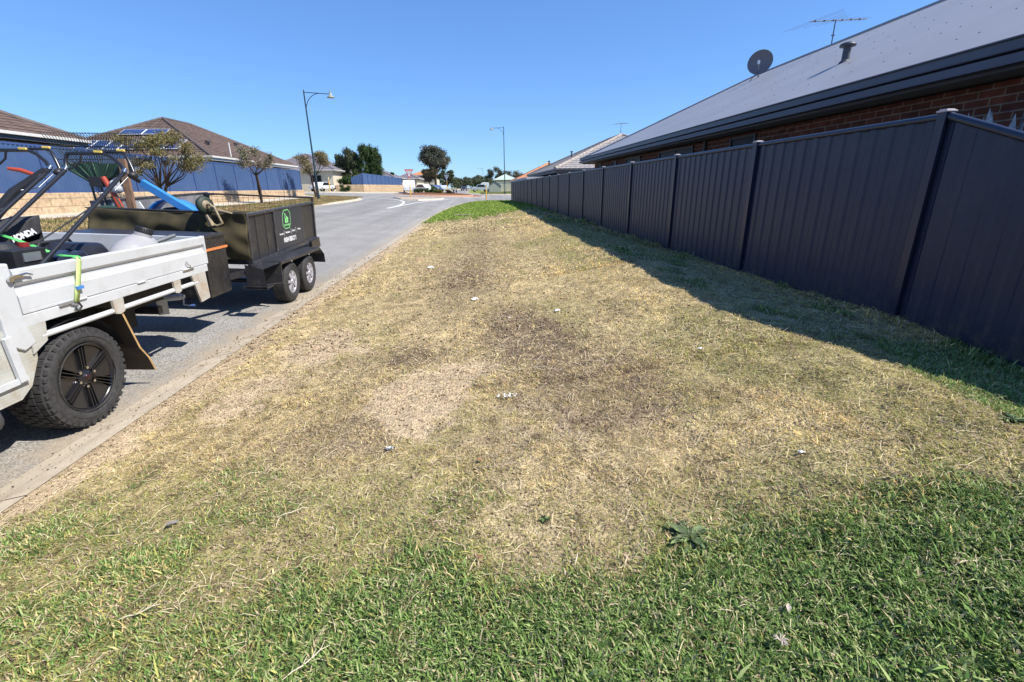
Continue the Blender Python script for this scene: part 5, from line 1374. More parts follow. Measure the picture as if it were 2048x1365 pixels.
for x, s in ((XR, 1), (XL, -1)):
    m = MB(); m.b2((x - s * .05, YF - .08, .885), (x + s * .004, YB + .005, .962)); m.build("coaming", WPT, ute, bevel=.005)
    m = MB(); m.cyl((x - s * .012, YF + .08, .795), (x - s * .012, 5.03, .80), .021, 12); m.build("tie_rail", WPT, ute)
    for yy, mm, w_ in ((3.83, CHKR, .12), (4.62, CHKR, .11)):
        m = MB(); m.prism([(yy, .888), (yy + w_, .888), (yy + w_ * .92, .775), (yy + w_ * .5, .762), (yy + w_ * .08, .775)], x - s * .008, x + s * .012, 'YZ'); m.build("rail_bracket", mm, ute)
    m = MB(); m.prism([(3.10, .888), (3.23, .888), (3.21, .76), (3.09, .70)], x - s * .01, x + s * .007, 'YZ'); m.build("rail_bracket", CHKW, ute)
    m = MB(); m.prism([(4.93, .888), (5.18, .888), (5.20, .60), (5.03, .585)], x - s * .012, x + s * .006, 'YZ'); m.build("corner_plate", CHKR, ute)
    m = MB(); m.prism([(2.55, .90), (3.10, .90), (3.155, .86), (3.12, .66), (3.03, .50), (2.94, .44), (2.55, .44)], x - s * .02, x - s * .008, 'YZ'); gp = m.build("guard_plate", CHKW, ute)
    m = MB(); m.beam((x + s * .012, 2.94, .86), (x + s * .012, 2.96, .56), .022, .05); m.b2((x - s * .003, 2.55, .55), (x + s * .016, 3.0, .585)); m.build("plate_brace", WPT, gp)
    m = MB(); m.prism([(2.95, 1.30), (3.09, 1.30), (3.09, .93), (3.13, .77), (3.04, .74), (2.95, .80)], x - s * .05, x + s * .010, 'YZ'); m.build("corner_post", WPT, ute, bevel=.008)
    for yy in (3.55, 4.2, 4.85):
        m = MB(); m.cyl((x + s * .008, yy - .05, .965), (x + s * .008, yy + .05, .965), .009, 8); m.b2((x + s * .004, yy - .03, .965), (x + s * .009, yy + .03, .992)); m.build("hinge", WPT, ute)
    # latches
    m = MB(); m.box((x + s * .022, 3.11, 1.215), (.018, .07, .022)); m.cyl((x + s * .02, 3.06, 1.205), (x + s * .035, 3.06, 1.205), .018, 12); m.tube([(x + s * .025, 3.12, 1.22), (x + s * .03, 3.17, 1.225), (x + s * .025, 3.21, 1.21)], .007, 6); m.build("latch", CHRO, ute)
    m = MB(); m.tube([(x + s * .02, 4.86, 1.04), (x + s * .025, 4.87, 1.01), (x + s * .02, 4.92, .99), (x + s * .015, 4.9, .96)], .006, 6); m.b2((x + s * .004, 4.8, .95), (x + s * .016, 4.98, .962)); m.build("latch", CHRO, ute)
    m = MB(); m.b2((x + s * .004, 3.36, .955), (x + s * .018, 3.47, .975)); m.tube([(x + s * .012, 3.45, .95), (x + s * .02, 3.50, .94), (x + s * .02, 3.49, .91)], .007, 6); m.build("latch", GALV, ute)
    # inner mudguard, flap
    m = MB(); P = []
    for k in range(13):
        a = math.radians(15 + 150 * k / 12); P.append((3.45 + .455 * math.cos(a), .385 + .45 * math.sin(a)))
    V = [(x - s * .02, a, b) for a, b in P] + [(x - s * .32, a, b) for a, b in P]; n = len(P)
    m.add(V, [(i, i + 1, n + i + 1, n + i) for i in range(n - 1)], True); m.build("inner_guard", BLKP, ute)
    m = MB(); P = [(3.90, .80), (4.02, .42), (4.10, .30), (4.15, .16)]
    for (a, b), (c_, d_) in zip(P[:-1], P[1:]):
        m.quad((x, a, b), (x, c_, d_), (x - s * .36, c_ + .0, d_), (x - s * .36, a, b)); m.quad((x, a + .014, b), (x, c_ + .014, d_), (x - s * .36, c_ + .014, d_), (x - s * .36, a + .014, b))
    m.cur = 1
    for (a, b), (c_, d_) in zip(P[:-1], P[1:]):
        m.quad((x, a - .003, b), (x, c_ - .003, d_), (x, c_ + .017, d_), (x, a + .017, b)); m.quad((x - s * .36, a, b), (x - s * .36, c_, d_), (x - s * .36, c_ + .014, d_), (x - s * .36, a + .014, b))
    m.build("mud_flap", [FLAP, FLPE], ute)
m = MB(); m.b2((XL, 2.96, .93), (XR, 3.04, 1.30)); m.cyl((XR - .03, 3.0, 1.3), (XR - .03, 3.0, 1.85), .025, 10); m.cyl((XL + .03, 3.0, 1.3), (XL + .03, 3.0, 1.85), .025, 10); m.cyl((XL + .03, 3.0, 1.85), (XR - .03, 3.0, 1.85), .025, 10)
m.build("headboard", WPT, ute)
m = MB()
for x in (-3.5, -4.34): m.b2((x - .045, -.6, .58), (x + .045, 5.15, .72))
m.cyl((-3.1, 3.45, .385), (-4.7, 3.45, .385), .045, 10); m.ell((-3.92, 3.45, .385), (.16, .15, .15)); m.b2((-4.6, 2.6, .72), (-3.2, 5.1, .87)); m.b2((-4.3, 4.2, .35), (-3.6, 4.9, .62))
m.cyl((-3.1, .25, .385), (-4.7, .25, .385), .045, 10)
m.build("chassis", UND, ute)
m = MB(); m.b2((-4.35, 5.1, .42), (-3.5, 5.17, .50)); m.b2((-3.98, 5.15, .40), (-3.86, 5.45, .47)); m.build("tow_bar", BLKM, ute)
m = MB(); m.ell((-3.92, 5.42, .53), (.026, .026, .03)); m.build("tow_ball", CHRO, ute)
m = MB(); m.beam((-3.52, 4.52, .86), (-3.62, 4.35, .30), .012, .045); m.build("stay_bar", TAPE, ute)
m = MB(); m.cyl((-3.6, 4.35, .18), (-3.6, 4.35, .42), .14, 14); m.b2((-3.66, 4.30, .14), (-3.55, 4.4, .19)); m.build("muffler", UND, ute)
m = MB(); m.tube([(-2.96, 1.0, .43), (-2.955, 2.55, .43), (-2.97, 2.66, .43), (-3.02, 2.74, .43)], [.085, .085, .08, .045], 16); m.build("side_step", mat("grey_rubber", (.055, .055, .06), .55, var=.2, scale=8), ute)
# cab and bonnet
P = [(-1.0, .55), (-1.02, .95), (-.9, 1.08), (.55, 1.22), (1.25, 1.74), (1.6, 1.80), (2.65, 1.80), (2.9, 1.62), (2.9, .50), (.75, .42), (.66, .62), (.5, .8), (.25, .86), (0, .8), (-.16, .62), (-.25, .45)]
m = MB(); m.prism(P, -4.8, -3.04, 'YZ'); m.build("cab", WHP, ute, bevel=.05)
for x in (-3.035, -4.806):
    for G in ([(.72, 1.22), (1.28, 1.66), (1.72, 1.70), (1.72, 1.2)], [(1.8, 1.2), (1.8, 1.70), (2.55, 1.70), (2.75, 1.22)]):
        m = MB(); m.prism(G, x, x + .004 * (1 if x > -4 else -1), 'YZ'); m.build("side_window", CARG, ute)
for a, b in (((.60, 1.245), (1.24, 1.735)),):
    m = MB(); m.quad((-4.7, a[0] - .012, a[1] + .01), (-3.14, a[0] - .012, a[1] + .01), (-3.2, b[0] - .012, b[1]), (-4.64, b[0] - .012, b[1])); m.build("windscreen", CARG, ute)
for s in (-3.3, -4.54):
    m = MB(); m.box((s, -1.03, .86), (.36, .05, .16)); m.build("headlight", LMP, ute)
m = MB(); m.box((-3.92, -1.04, .8), (.8, .04, .22)); m.build("grille", BLKP, ute)
m = MB(); m.box((-2.93, .95, 1.3), (.16, .1, .2)); m.build("wing_mirror", BLKP, ute, bevel=.02)

# ------------------------------------------------------------------ trailer
tr = tilted("box_trailer", "black tandem-axle box trailer with green emblem and white phone number, behind the white ute", "trailer", (-3.0, 7.9, 0))
for yy in (7.50, 8.30):
    wheel(tr, (-2.98, yy, .325), .325, .195, .175, 1, 'silver', 60)
    wheel(tr, (-5.37, yy, .325), .325, .195, .175, -1, 'silver', 60)
TX0, TX1, TY0, TY1 = -5.15, -3.20, 6.72, 9.50
pz = lambda y: .031 * (y - TY0)
xf_ = lambda p: (p[0], p[1], p[2] + pz(p[1]))
ZB, ZT = .73, 1.40
m = MB(xf_); m.b2((TX0, TY0, ZB - .02), (TX1, TY1, ZB + .01)); m.build("floor", UND, tr)
TRIN = mat("sunlit_grey_sheet", (.20, .20, .21), .6, var=.25, scale=5, dirt=(.09, .085, .08), dscale=4, damt=.6)  # far wall: sunlight put into a paler grey, with dirt blotches
SGNB = mat("sign_sheet", (.030, .033, .045), .4, var=.08, scale=3)
def wall_side(x, s, name):
    m = MB(xf_); ZT = 1.40 if s > 0 else 1.50
    m.b2((x - s * .03, TY0, ZB), (x - s * .018, TY1, ZT - .02)); o = m.build(name, [BLKM if s > 0 else TRIN], tr)
    f = MB(xf_)
    f.b2((x - s * .035, TY0 + .0, ZT - .035), (x + s * .008, TY1, ZT)); f.b2((x - s * .035, TY0, ZB - .05), (x + s * .012, TY1, ZB + .012))
    for y_, w_ in ((TY0, .05), (7.60, .05), (8.80, .045), (TY1 - .05, .05)):
        f.b2((x - s * .015, y_, ZB + .012), (x + s * .005, y_ + w_, ZT - .035))
    for y_ in (7.0, 7.32): f.b2((x - s * .015, y_, ZB + .012), (x - s * .008, y_ + .012, ZT - .035))
    for k in range(14): f.cyl((x + s * .004, TY0 + .12 + k * .2, ZT - .018), (x + s * .012, TY0 + .12 + k * .2, ZT - .018), .008, 6)
    fo = f.build("side_frame", FRAMEM, o, bevel=.004)
    return o
ws = wall_side(TX1, 1, "side_wall"); wall_side(TX0, -1, "side_wall")
m = MB(xf_); m.b2((TX1 - .012, 7.65, ZB + .02), (TX1 + .002, 8.80, ZT - .04)); sb = m.build("sign_board", SGNB, ws)
m = MB(xf_); m.b2((TX0 + .02, TY0 - .01, ZB), (TX1 - .02, TY0 + .015, ZT)); m.build("front_wall", BLKM, tr)
# inside of the far wall carries its sunlit grey in the colour
# emblem and lettering on the board
GRN = mat("emblem_green", (.10, .55, .13), .5); GRN2 = mat("emblem_pale_green", (.25, .70, .25), .5)
ex = TX1 + .0035
def loc(u, v): return (ex, u, v + pz(u))
def stroke(pts, w, m_, closed=True, name="emblem_outline", x=ex):
    mb = MB(); n = len(pts)
    for i in range(n if closed else n - 1):
        a, b = Vector((x, *pts[i])), Vector((x, *pts[(i + 1) % n]))
        d = (b - a).normalized(); a = a - d * w * .4; b = b + d * w * .4
        mb.beam(a, b, .0016, w, up=(0, -d.z, d.y))
    mb.xf = xf_; return mb.build(name, m_, sb)
cy_, cz_ = 8.09, 1.205
hexo = [(-.055, .165), (.135, .135), (.195, 0.0), (.17, -.12), (.03, -.175), (-.10, -.155), (-.17, -.03), (-.165, .105)]
hexo = [(-.08, .145), (.09, .145), (.17, .085), (.155, -.075), (.09, -.145), (-.08, -.145), (-.17, -.085), (-.155, .075)]
stroke([(cy_ + a, cz_ + b) for a, b in hexo], .011, GRN2)
mb = MB(xf_)
def tri(P): mb.prism([(cy_ + a, cz_ + b) for a, b in P], ex - .0006, ex + .0006, 'YZ')
tri([(-.055, .10), (-.045, .105), (.012, .035), (.0, .03)]); tri([(-.06, .10), (-.045, .10), (-.05, -.035), (-.07, -.035)])
tri([(-.02, .035), (.03, .045), (.045, .01), (-.01, .005)]); tri([(-.07, -.035), (.07, -.035), (.06, -.055), (-.065, -.055)])
tri([(-.055, -.03), (-.02, -.03), (-.01, .0), (-.05, .02)]); tri([(.01, -.03), (.06, -.03), (.06, .0), (.035, .015), (.01, .0)])
tri([(.05, .025), (.065, .03), (.075, .0), (.06, -.005)])
mb.build("emblem_figure", GRN2, sb)
WTX = mat("white_lettering", (.78, .78, .78), .5, var=.02)
def side_text(s, size, y, z, m_, off_=0.0, name="lettering", space=1.0, wid=1.0):
    o = text_mesh(s, size, m_, sb, name, .0006, off_, space=space)
    q = Vector((ex, y, z + pz(y))) - Vector(OFF[tr.name])
    o.location = q; o.rotation_euler = (math.pi / 2, 0, math.pi / 2); o.scale = (wid, 1, 1); return o
side_text("GARDENING", .042, cy_, cz_ - .092, GRN2, .001)
side_text("Lawncare", .040, 7.83, .995, WTX, .001); side_text("Reticulation", .040, 8.09, .995, WTX, .001)
side_text("Garden", .040, 8.34, .995, WTX, .001); side_text("Mowing", .040, 8.60, .995, WTX, .001)
for yy in (7.94, 8.24, 8.45):
    m = MB(xf_); m.b2((ex - .0008, yy - .003, .95), (ex + .0008, yy + .003, 1.04)); m.build("divider", WTX, sb)
side_text("0424 058 261", .105, 8.17, .875, WTX, .0035, space=.95, wid=.98)
# tarpaulin over the front
TARP = mat("olive_tarpaulin", (.085, .070, .036), .85, var=.25, scale=4, col2=(.035, .031, .019), bump=.3, bscale=14, spec=.2)
def tarp(u, v):
    x = TX0 - .02 + (TX1 - TX0 + .03) * u; zt = ZT + .02 - .03 * math.sin(math.pi * u) ; zb = .80 - .02 * u
    z = zt + (zb - zt) * v
    y = TY0 - .035 - .05 * math.sin(math.pi * v) * (0.5 + .5 * math.sin(3 * u + 1)) - .022 * math.sin(19 * u + 5 * v) * (.15 + v) - .03 * math.sin(7 * u - 11 * v + 4 * u * v) * math.sin(math.pi * v) - .016 * math.sin(37 * u - 14 * v * u + 3) * (.3 + v) - .012 * math.sin(13 * v + 9 * u)
    return (x, y, z)
m = MB(); m.grid(tarp, 70, 30); m.grid(lambda u, v: (TX0 + (TX1 - TX0) * u, TY0 - .035 + .14 * v, ZT + .02 - .03 * math.sin(math.pi * u) + .012 * math.sin(v * 3)), 40, 4)
tp = m.build("tarpaulin", TARP, tr); sd_ = tp.modifiers.new("solid", 'SOLIDIFY'); sd_.thickness = .006
m = MB(xf_); m.cyl((TX0 - .02, TY0 - .02, ZT + .012), (TX1 + .01, TY0 - .02, ZT + .012), .014, 8); m.build("tarp_bar", BLKM, tr)
# rear mesh gate
m = MB(xf_)
def gb(x0, x1, z0, z1): m.b2((x0, TY1 - .02, z0), (x1, TY1 + .02, z1))
gb(TX0, TX1, ZT + .055, ZT + .085); gb(TX0, TX0 + .035, ZB, ZT + .055); gb(TX1 - .035, TX1, ZB, ZT + .055); gb(TX0 + .035, TX1 - .035, ZB, ZB + .035)
rg = m.build("rear_gate", mat("rusty_brown_steel", (.055, .035, .03), .7, var=.3, scale=9), tr)
m = MB(xf_); x = TX0 + .09
while x < TX1 - .04: m.cyl((x, TY1, ZB + .03), (x, TY1, ZT + .06), .0028, 4); x += .095
z = ZB + .1
while z < ZT + .05: m.cyl((TX0 + .03, TY1 + .004, z), (TX1 - .03, TY1 + .004, z), .0028, 4); z += .085
m.build("wire_mesh", BLKM, rg)
m = MB(xf_); m.b2((TX0 - .05, TY1 - .17, ZT + .05), (TX0 + .16, TY1 - .02, ZT + .09)); m.b2((TX0 - .02, TY1 - .12, ZB), (TX0 + .07, TY1 - .03, ZT + .05)); m.build("corner_post", BLKM, tr)
# mudguards
for s, x in ((1, TX1), (-1, TX0)):
    xo = x + s * .27
    m = MB(); m.b2((x, 7.02, .705), (xo, 8.78, .715)); m.b2((xo - s * .008, 7.02, .67), (xo, 8.78, .705)); mg = m.build("mudguard", BLKM, tr, bevel=.003)
    m = MB(); m.prism([(x, .40), (xo, .40), (xo, .705), (x, .705)], 7.0, 7.02, 'XZ'); m.build("front_plate", BLKM, mg)
    m = MB(); m.quad((x, 6.35, .60), (x, 7.0, .715), (xo, 7.0, .705), (x + s * .02, 6.35, .60)); m.quad((x, 6.45, .45), (xo, 7.0, .42), (xo, 7.0, .40), (x, 6.45, .43)); m.build("wing_plate", BLKM, mg)
    m = MB(); m.add([(xo, 8.78, .715), (x, 8.78, .715), (x, 9.02, .56), (xo, 9.02, .56), (xo, 9.05, .40), (x, 9.05, .40)], [(0, 1, 2, 3), (3, 2, 5, 4)], False); m.build("rear_plate", BLKM, mg)
    m = MB(); m.prism([(9.05, .78), (9.5, .82), (9.55, .64), (9.05, .60)], x + s * .0, x + s * .05, 'YZ'); m.build("light_bracket", CHKB, mg)
    # corner leg frame at the front
    m = MB(); m.b2((x - s * .02, 6.62, .45), (x + s * .03, 6.70, ZB)); m.b2((x - s * .02, 6.40, .43), (x + s * .30, 6.43, .47)); m.add([(x + s * .03, 6.42, .47), (x + s * .29, 6.42, .47), (x + s * .27, 6.42, .70), (x + s * .03, 6.42, .76)], [(0, 1, 2, 3)], False); m.b2((x + s * .02, 6.40, .44), (x + s * .3, 6.60, .455)); m.build("corner_leg", BLKM, tr)
m = MB()
for x in (TX1 - .1, TX0 + .1): m.beam((x, 9.4, .66), (x, 6.7, .60), .05, .09); m.beam((x, 6.7, .60), (-3.92 + (.06 if x > -4 else -.06), 5.55, .50), .05, .08)
for y in (7.5, 8.3): m.cyl((TX0 - .05, y, .325), (TX1 + .05, y, .325), .03, 8)
m.b2((TX0 + .1, 6.68, .55), (TX1 - .1, 6.74, .65))
m.beam((-3.92, 6.0, .50), (-3.92, 5.38, .52), .09, .07); m.build("drawbar", BLKM, tr)
m = MB(); m.ell((-3.92, 5.42, .565), (.05, .08, .035)); m.build("coupling", GALV, tr)
tb = MB(); tb.b2((-4.70, 5.60, .49), (-3.20, 6.08, 1.19)); tbo = tb.build("toolbox", CHKB, tr, bevel=.006)
m = MB(); m.b2((-4.72, 5.585, 1.185), (-3.185, 6.09, 1.21)); m.build("lid", BLKM, tbo)
ORS = mat("orange_webbing", (.62, .20, .06), .7, var=.15, scale=30)
m = MB(); m.b2((-4.72, 5.575, 1.035), (-3.18, 5.585, 1.062)); m.b2((-3.198, 5.575, 1.035), (-3.188, 6.1, 1.062)); m.build("webbing_strap", ORS, tbo)
m = MB(); m.cyl((-3.56, 5.27, .555), (-3.36, 5.30, .575), .036, 14); m.cyl((-3.36, 5.30, .575), (-3.33, 5.305, .578), .022, 10); m.tube([(-3.34, 5.30, .57), (-3.35, 5.30, .48), (-3.29, 5.32, .47)], .007, 6); jw = m.build("jockey_stand", WPT, tr)
m = MB(); m.beam((-3.56, 5.26, .63), (-3.54, 5.24, .38), .10, .02); m.build("clamp_plate", GALV, jw)
m = MB(); m.cyl((-3.29, 5.32, .47), (-3.25, 5.33, .47), .013, 8); m.build("crank_knob", mat("blue_knob", (.05, .10, .3), .5), jw)

# stowed jockey wheel hanging over the front edge
TANM = mat("sand_paint", (.30, .24, .15), .6, var=.2, scale=12); DGR = mat("dark_green_rubber", (.016, .028, .018), .6, var=.2, scale=10)
jk = tilted("jockey_wheel", "sand-coloured jockey wheel with a dark green tyre perched on the trailer's front edge", "jockey wheel", (-3.7, 6.6, 1.4))
c = Vector((-3.66, 6.62, 1.505)); ax = Vector((.85, -.45, .12)).normalized()
m = MB(); m.lathe([(.03, -.04), (.06, -.035), (.105, -.03), (.115, 0), (.105, .03), (.06, .035), (.03, .04)], c, ax, 24); m.build("tyre", DGR, jk)
m = MB(); m.lathe([(.0, .045), (.055, .04), (.06, .03)], c, ax, 18); m.cyl(c - ax * .06, c + ax * .12, .014, 8); m.build("hub", TANM, jk)
m = MB(); m.tube([c + ax * .08, c + Vector((.14, -.05, -.02)), (-3.50, 6.60, 1.38), (-3.46, 6.60, 1.28), (-3.53, 6.60, 1.24), (-3.60, 6.60, 1.27)], .016, 8); m.beam((-3.64, 6.60, 1.38), (-3.58, 6.58, 1.24), .05, .03); m.beam((-3.50, 6.60, 1.46), (-3.34, 6.70, 1.40), .025, .02); m.build("fork", TANM, jk)

# garden tools standing in the trailer
GPL = mat("green_plastic", (.022, .06, .036), .5, var=.2, scale=5); TIN = mat("dark_tine", (.02, .032, .03), .5)
def rake(label, apex, w, h, rz, head, lean, nt=26, solid=.45):
    t = thing("leaf_rake", label, "rake", apex, (lean, 0, rz), group="leaf rakes standing in the trailer", local=True)
    m = MB(); n = 14; V = []; F = []
    for i in range(n + 1):
        u = i / n * 2 - 1; V.append((u * .03, 0, -.02)); V.append((u * w * .5 * solid * 1.25, -.012 * (i % 2), h * solid * (1 - .12 * u * u)))
    m.add(V, [(2 * i, 2 * i + 2, 2 * i + 3, 2 * i + 1) for i in range(n)], False)
    for k in range(5): u = k / 2 - 1; m.cyl((u * .03, -.01, 0), (u * w * .5 * solid * 1.2, -.02, h * solid * .98), .007, 5)
    ho = m.build("rake_head", head, t); s = ho.modifiers.new("solid", 'SOLIDIFY'); s.thickness = .006
    m = MB()
    for k in range(nt):
        u = k / (nt - 1) * 2 - 1
        a = (u * w * .5 * solid * 1.15, 0, h * solid * .9); b = (u * w * .5 * .95, -.02, h * .93); c_ = (u * w * .5, -.05, h); d = (u * w * .5, -.11, h * .97)
        m.tube([a, b, c_, d], .0032, 4)
    m.cyl((-w * .42, -.01, h * .72), (w * .42, -.01, h * .72), .005, 5)
    m.build("tines", TIN if nt else head, t)
    m = MB(); m.cyl((0, 0, .02), (0, .02, -.95), .014, 8); m.build("handle", mat("rake_handle", (.05, .06, .05), .5), t)
    return t
rake("green plastic leaf rake standing head-up in the trailer, lowest of the rakes", (-4.98, 6.86, 1.80), .92, .46, .25, GPL, .10, 30, .62)
rake("black-tined leaf rake standing behind the green one in the trailer", (-4.80, 7.02, 1.84), .80, .62, .1, mat("black_rake", (.025, .03, .03), .5), .02, 28, .4)
rake("second black-tined leaf rake leaning left behind the green one", (-5.16, 6.95, 1.88), .72, .58, .35, MATS["black_rake"], -.02, 24, .4)
tk = tilted("timber_stake", "weathered brown timber stake standing in the trailer's front left corner", "timber stake", (-4.73, 6.85, .8))
m = MB(); m.box((-4.73, 6.85, 1.42), (.085, .045, 1.24)); m.build("stake", mat("brown_timber", (.24, .14, .085), .8, var=.3, scale=9, stretch=(6, 6, 1)), tk)
bd = tilted("white_board", "white offcut board leaning beside the timber stake in the trailer", "board", (-4.68, 6.9, .8))
m = MB(); m.prism([(-4.76, .9), (-4.58, .9), (-4.60, 1.38), (-4.66, 1.50), (-4.76, 1.50)], 6.90, 6.92, 'XZ'); m.build("board", WHT, bd)
rc = tilted("line_trimmer", "red-shafted trimmer with a green guard standing in the trailer beside the stake", "trimmer", (-4.9, 6.8, .8))
RDP = mat("red_orange_plastic", (.40, .055, .025), .4, var=.1)
m = MB(); m.tube([(-4.98, 6.80, 1.80), (-4.90, 6.80, 1.62), (-4.84, 6.80, 1.42)], [.035, .032, .04], 12); m.build("shaft", RDP, rc)
m = MB(); m.box((-5.07, 6.82, 1.74), (.16, .10, .13)); m.build("engine_cover", BLKP, rc, bevel=.01)
m = MB(); m.ell((-4.86, 6.80, 1.72), (.05, .05, .05)); m.ell((-4.83, 6.79, 1.66), (.07, .05, .06)); m.tube([(-4.80, 6.78, 1.76), (-4.80, 6.78, 1.66)], .025, 8); m.build("fuel_cap", mat("grey_plastic", (.42, .44, .46), .5), rc)
m = MB(); m.ell((-4.98, 6.78, 1.40), (.17, .09, .045)); m.tube([(-4.86, 6.78, 1.56), (-4.80, 6.78, 1.38)], .012, 6); m.tube([(-4.93, 6.78, 1.56), (-4.78, 6.78, 1.36)], .010, 6); m.beam((-5.26, 6.76, 1.41), (-5.1, 6.78, 1.40), .02, .012); m.build("guard", GPL, rc)
BLM = mat("bright_blue_paint", (.045, .25, .66), .35, var=.06, scale=3, coat=.3)
bm = tilted("blue_machine", "bright blue steel garden machine with an angled arm and arched guard in the trailer", "machine", (-4.45, 7.3, .8))
m = MB(); m.beam((-4.80, 7.25, 1.745), (-4.08, 7.28, 1.28), .10, .085, up=(0, 1, 0)); ar = m.build("arm", BLM, bm, bevel=.006)
m = MB(); m.beam((-5.04, 7.24, 1.89), (-4.80, 7.25, 1.745), .045, .04, up=(0, 1, 0)); m.build("handle_grip", BLKP, ar)
m = MB(); P = []
for k in range(15):
    a = math.radians(8 + 164 * k / 14); P.append((-4.50 + .34 * math.cos(a), 1.17 + .34 * math.sin(a)))
n = len(P); V = [(a, 7.24, b) for a, b in P] + [(a, 7.50, b) for a, b in P]; m.add(V, [(i, i + 1, n + i + 1, n + i) for i in range(n - 1)], True)
g1 = m.build("arched_guard", BLM, bm); s = g1.modifiers.new("solid", 'SOLIDIFY'); s.thickness = .02
m = MB(); m.cyl((-4.50, 7.28, 1.15), (-4.50, 7.45, 1.15), .27, 24); m.build("guarded_wheel", TYRE, bm)
m = MB(); m.b2((-4.95, 7.2, .95), (-3.9, 7.6, 1.12)); m.prism([(-4.86, 1.30), (-4.74, 1.26), (-4.9, 1.42)], 7.2, 7.24, 'XZ'); m.cyl((-4.0, 7.3, 1.25), (-3.75, 7.7, 1.30), .018, 6); m.build("base_frame", BLM, bm)

# ------------------------------------------------------------------ mowers in the tray
MGR = mat("mower_dark_plastic", (.03, .033, .042), .4, var=.15, scale=10); TUB = mat("handle_tube", (.016, .017, .021), .28, var=.05, spec=.6)
YLB = mat("yellow_label", (.72, .52, .10), .5); DKB = mat("mower_blue_black", (.018, .021, .036), .35, var=.1)
def mower(label, p):
    t = tilted("lawn_mower", label, "lawn mower", p, group="lawn mowers in the ute tray"); OFF[t.name] = (0, 0, 0)
    m = MB(); m.prism([(-.24, .09), (.24, .09), (.25, .15), (.17, .22), (-.17, .22), (-.25, .15)], -.40, .36, 'XZ'); m.build("deck", MGR, t, bevel=.015)
    m = MB(); m.cyl((0, .22, .20), (0, .22, .34), .145, 22); m.cyl((0, .22, .34), (0, .22, .375), .11, 22, .075); m.box((.16, .20, .27), (.11, .26, .15)); m.box((-.11, .34, .29), (.14, .14, .12)); m.box((.14, .36, .22), (.10, .10, .12)); m.box((0, -.06, .26), (.22, .2, .1)); e = m.build("engine", BLKP, t, bevel=.008)
    m = MB(); m.cyl((.09, .30, .345), (.09, .30, .375), .034, 14); m.build("fuel_cap", mat("red_cap", (.22, .02, .02), .4), e)
    m = MB(); m.box((.218, .20, .29), (.012, .14, .06)); m.cyl((.20, .36, .16), (.225, .36, .16), .035, 14); m.cyl((.20, .45, .10), (.225, .45, .10), .03, 14); m.build("muffler_cover", GALV, e)
    m = MB(); m.prism([(.42, .06), (.72, .06), (.80, .16), (.70, .27), (.42, .25)], -.2, .2, 'YZ'); m.build("rear_chute", DKB, t, bevel=.02)
    for x in (-.28, .28):
        for y, r in ((-.3, .09), (.28, .105)):
            s = 1 if x > 0 else -1
            m = MB(); m.lathe([(0, .028), (r * .5, .024), (r * .55, .01)], (x, y, r), (s, 0, 0), 18); w = m.build("wheel", mat("mower_wheel_hub", (.4, .4, .42), .5), t)
            m = MB(); m.lathe([(r * .55, .015), (r * .62, .022), (r * .95, .02), (r, 0), (r * .95, -.02), (r * .5, -.024)], (x, y, r), (s, 0, 0), 24); m.build("tyre", TYRE, w)
    for x in (-.25, .25):
        m = MB(); m.tube([(x, .12, .16), (x, .30, .28), (x, 1.29, .91)], .0165, 10); m.build("lower_handle", TUB, t)
    m = MB(); m.tube([(-.25, 1.20, .855), (-.25, 1.29, .91), (-.262, 1.325, .99), (-.245, 1.335, 1.045), (-.20, 1.34, 1.05), (.06, 1.34, 1.06), (.13, 1.335, 1.03), (.21, 1.31, .97), (.25, 1.29, .91), (.25, 1.2, .855)], .0165, 10); h = m.build("upper_handle", TUB, t)
    m = MB(); m.tube([(-.06, 1.36, 1.055), (.05, 1.37, 1.075), (.19, 1.37, 1.08), (.235, 1.365, 1.06), (.27, 1.35, .98), (.30, 1.33, .91)], .014, 8); m.build("bail_lever", TUB, h)
    m = MB(); m.tube([(-.12, 1.33, 1.05), (-.145, 1.33, .98), (-.19, 1.31, .93), (-.24, 1.29, .91)], .009, 8); m.build("drive_lever", TUB, h)
    for x, y, z in ((.03, 1.325, 1.072), (.20, 1.365, 1.094)):
        m = MB(); m.box((x, y, z), (.068, .02, .020)); m.build("label_clip", YLB, h, bevel=.004)
    m = MB(); m.cyl((.25, 1.27, .90), (.25, 1.30, .93), .021, 10); m.cyl((-.25, 1.27, .90), (-.25, 1.30, .93), .021, 10); m.build("handle_clamp", CHRO, h)
    m = MB(); m.ell((.30, 1.31, .88), (.04, .045, .035)); m.build("throttle_box", BLKP, h)
    m = MB(); m.tube([(.28, 1.28, .87), (.22, 1.15, .74), (.16, 1.05, .72)], .004, 5); m.build("cable", GALV, h)
    m = MB(); m.tube([(.23, 1.2, .86), (.20, .9, .62), (.10, .4, .36), (.02, .1, .34)], .006, 5); m.build("control_cable", BLKP, t)
    return t
mower("black lawn mower in the ute tray nearest the kerb, its handle raised to the rear", (-3.55, 3.45, .965))
mower("black lawn mower at the far side of the tray, handle partly out of frame", (-4.24, 3.52, .965))
